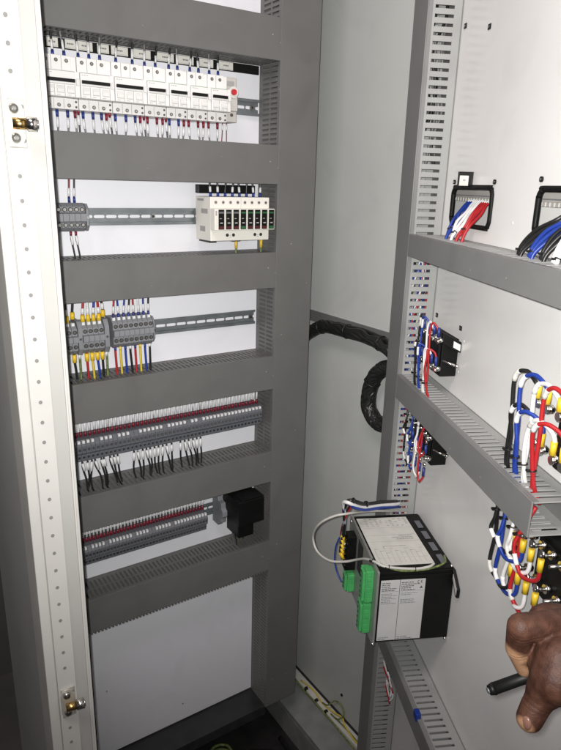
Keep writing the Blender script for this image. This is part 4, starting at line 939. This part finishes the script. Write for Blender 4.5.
md = tmp.modifiers.new('r', 'REMESH'); md.mode = 'VOXEL'; md.voxel_size = 0.0010
md = tmp.modifiers.new('s', 'SMOOTH'); md.iterations = 14; md.factor = 0.5
dg = bpy.context.evaluated_depsgraph_get()
me2 = bpy.data.meshes.new_from_object(tmp.evaluated_get(dg)); bpy.data.objects.remove(tmp); bpy.data.meshes.remove(me)
me2.name = 'person'
# knuckle creases: shallow grooves across the fingers at the joints
CRE = [((0.3335, 0.2017, -0.2790), (0.45, 0.25, -0.85), 0.010), ((0.3372, 0.2044, -0.2990), (0.35, 0.05, -0.93), 0.007), ((0.3310, 0.1809, -0.3240), (-0.45, 0.0, -0.9), 0.007), ((0.3755, 0.2089, -0.2925), (0.9, -0.1, 0.2), 0.009)]
MOVE = []
NRM = [v.normal.copy() for v in me2.vertices]
for v in me2.vertices:
    c = v.co / S; off = 0.0
    for q, axd, rr_ in CRE:
        dv = c - Vector(q); L = dv.length
        if L < rr_ * 1.9:
            tt = dv.dot(Vector(axd).normalized()); wgt = math.exp(-(tt / (rr_ * 0.45)) ** 2)
            off -= 0.00045 * wgt * max(0.0, math.cos(tt * 2 * math.pi / 0.0030)) ** 3
    if off: MOVE.append((v.index, off))
for i, off in MOVE: me2.vertices[i].co += NRM[i] * off
for p in me2.polygons: p.use_smooth = True
# paler palm-side skin as a stored attribute (skin tone, not shading)
at = me2.attributes.new('palm', 'FLOAT', 'POINT')
PALM = [((0.3325, 0.2050, -0.3030), 0.0115), ((0.3390, 0.2040, -0.3140), 0.0115), ((0.3175, 0.1800, -0.3360), 0.0085), ((0.3454, 0.1753, -0.3334), 0.010), ((0.378, 0.205, -0.345), 0.02)]
for i, v in enumerate(me2.vertices):
    c = v.co / S; a = 0.0
    for q, r_ in PALM:
        dd_ = (c - Vector(q)).length
        a = max(a, min(1.0, max(0.0, (r_ - dd_) / (r_ * 0.35))))
    at.data[i].value = a
skin = bpy.data.materials.new('skin'); skin.use_nodes = True; nt = skin.node_tree; pb = nt.nodes['Principled BSDF']
an = nt.nodes.new('ShaderNodeAttribute'); an.attribute_name = 'palm'
tc = nt.nodes.new('ShaderNodeTexCoord'); nz = nt.nodes.new('ShaderNodeTexNoise'); nz.inputs['Scale'].default_value = 90; nz.inputs['Detail'].default_value = 6
nt.links.new(tc.outputs['Object'], nz.inputs['Vector'])
cr = nt.nodes.new('ShaderNodeValToRGB'); cr.color_ramp.elements[0].color = (0.036, 0.014, 0.0088, 1); cr.color_ramp.elements[1].color = (0.088, 0.038, 0.0235, 1)
cr.color_ramp.elements[0].position = 0.35; cr.color_ramp.elements[1].position = 0.7
nt.links.new(nz.outputs['Fac'], cr.inputs['Fac'])
mxn = nt.nodes.new('ShaderNodeMix'); mxn.data_type = 'RGBA'; mxn.inputs[7].default_value = (0.36, 0.20, 0.115, 1)
nt.links.new(an.outputs['Fac'], mxn.inputs[0]); nt.links.new(cr.outputs['Color'], mxn.inputs[6]); nt.links.new(mxn.outputs[2], pb.inputs['Base Color'])
pb.inputs['Roughness'].default_value = 0.58; pb.inputs['Specular IOR Level'].default_value = 0.3; pb.inputs['Subsurface Weight'].default_value = 0.05; pb.inputs['Subsurface Radius'].default_value = (0.004, 0.0015, 0.001)
vo = nt.nodes.new('ShaderNodeTexVoronoi'); vo.inputs['Scale'].default_value = 700; n3 = nt.nodes.new('ShaderNodeTexNoise'); n3.inputs['Scale'].default_value = 160; n3.inputs['Detail'].default_value = 5
nt.links.new(tc.outputs['Object'], vo.inputs['Vector']); nt.links.new(tc.outputs['Object'], n3.inputs['Vector'])
ad = nt.nodes.new('ShaderNodeMath'); ad.operation = 'ADD'; nt.links.new(vo.outputs['Distance'], ad.inputs[0]); nt.links.new(n3.outputs['Fac'], ad.inputs[1])
bp = nt.nodes.new('ShaderNodeBump'); bp.inputs['Strength'].default_value = 0.25; bp.inputs['Distance'].default_value = 0.0008
nt.links.new(ad.outputs[0], bp.inputs['Height']); nt.links.new(bp.outputs['Normal'], pb.inputs['Normal'])
me2.materials.clear(); me2.materials.append(skin)
hand = bpy.data.objects.new('person', me2); COL.objects.link(hand)
tag(hand, 'dark-skinned hand and forearm of a person holding a black pen near the door', 'person')
nail_m = mat('nail', (0.22, 0.115, 0.085), 0.3, var=0.08)
q = MB(); q.ball((0.3193, 0.1788, -0.3315), 0.0048, nail_m, sx=0.42, sy=0.75, sz=1.05)
nl = q.bm
for v in nl.verts: v.co *= S
nm = bpy.data.meshes.new('thumb_nail'); nl.to_mesh(nm); nl.free(); nm.materials.append(nail_m)
no = bpy.data.objects.new('thumb_nail', nm); COL.objects.link(no); no.parent = hand
t = thing('pen', WORLD, (0.3216, 0.2106, -0.3321), 'black pen gripped in the dark-skinned hand, its blunt end towards the door duct', 'pen')
p0, p1 = Vector((0.3216, 0.2106, -0.3321)), Vector((0.3820, 0.1850, -0.3140)); ax = (p1 - p0).normalized()
mb = MB(); mb.cyl(p0 + ax * 0.004, p1, 0.0041, black_pl, n=20); mb.build('barrel', t)
mb = MB(); mb.cyl(p0, p0 + ax * 0.0039, 0.0033, black_pl, r1=0.0044, n=20); mb.cyl(p0 - ax * 0.0012, p0 - ax * 0.0001, 0.0020, zinc, n=12); mb.build('end_cap', t)

# ------------------------------------------------------------------ clean up helper properties
for o in bpy.data.objects:
    for k in ('_fr', '_base'):
        if k in o: del o[k]
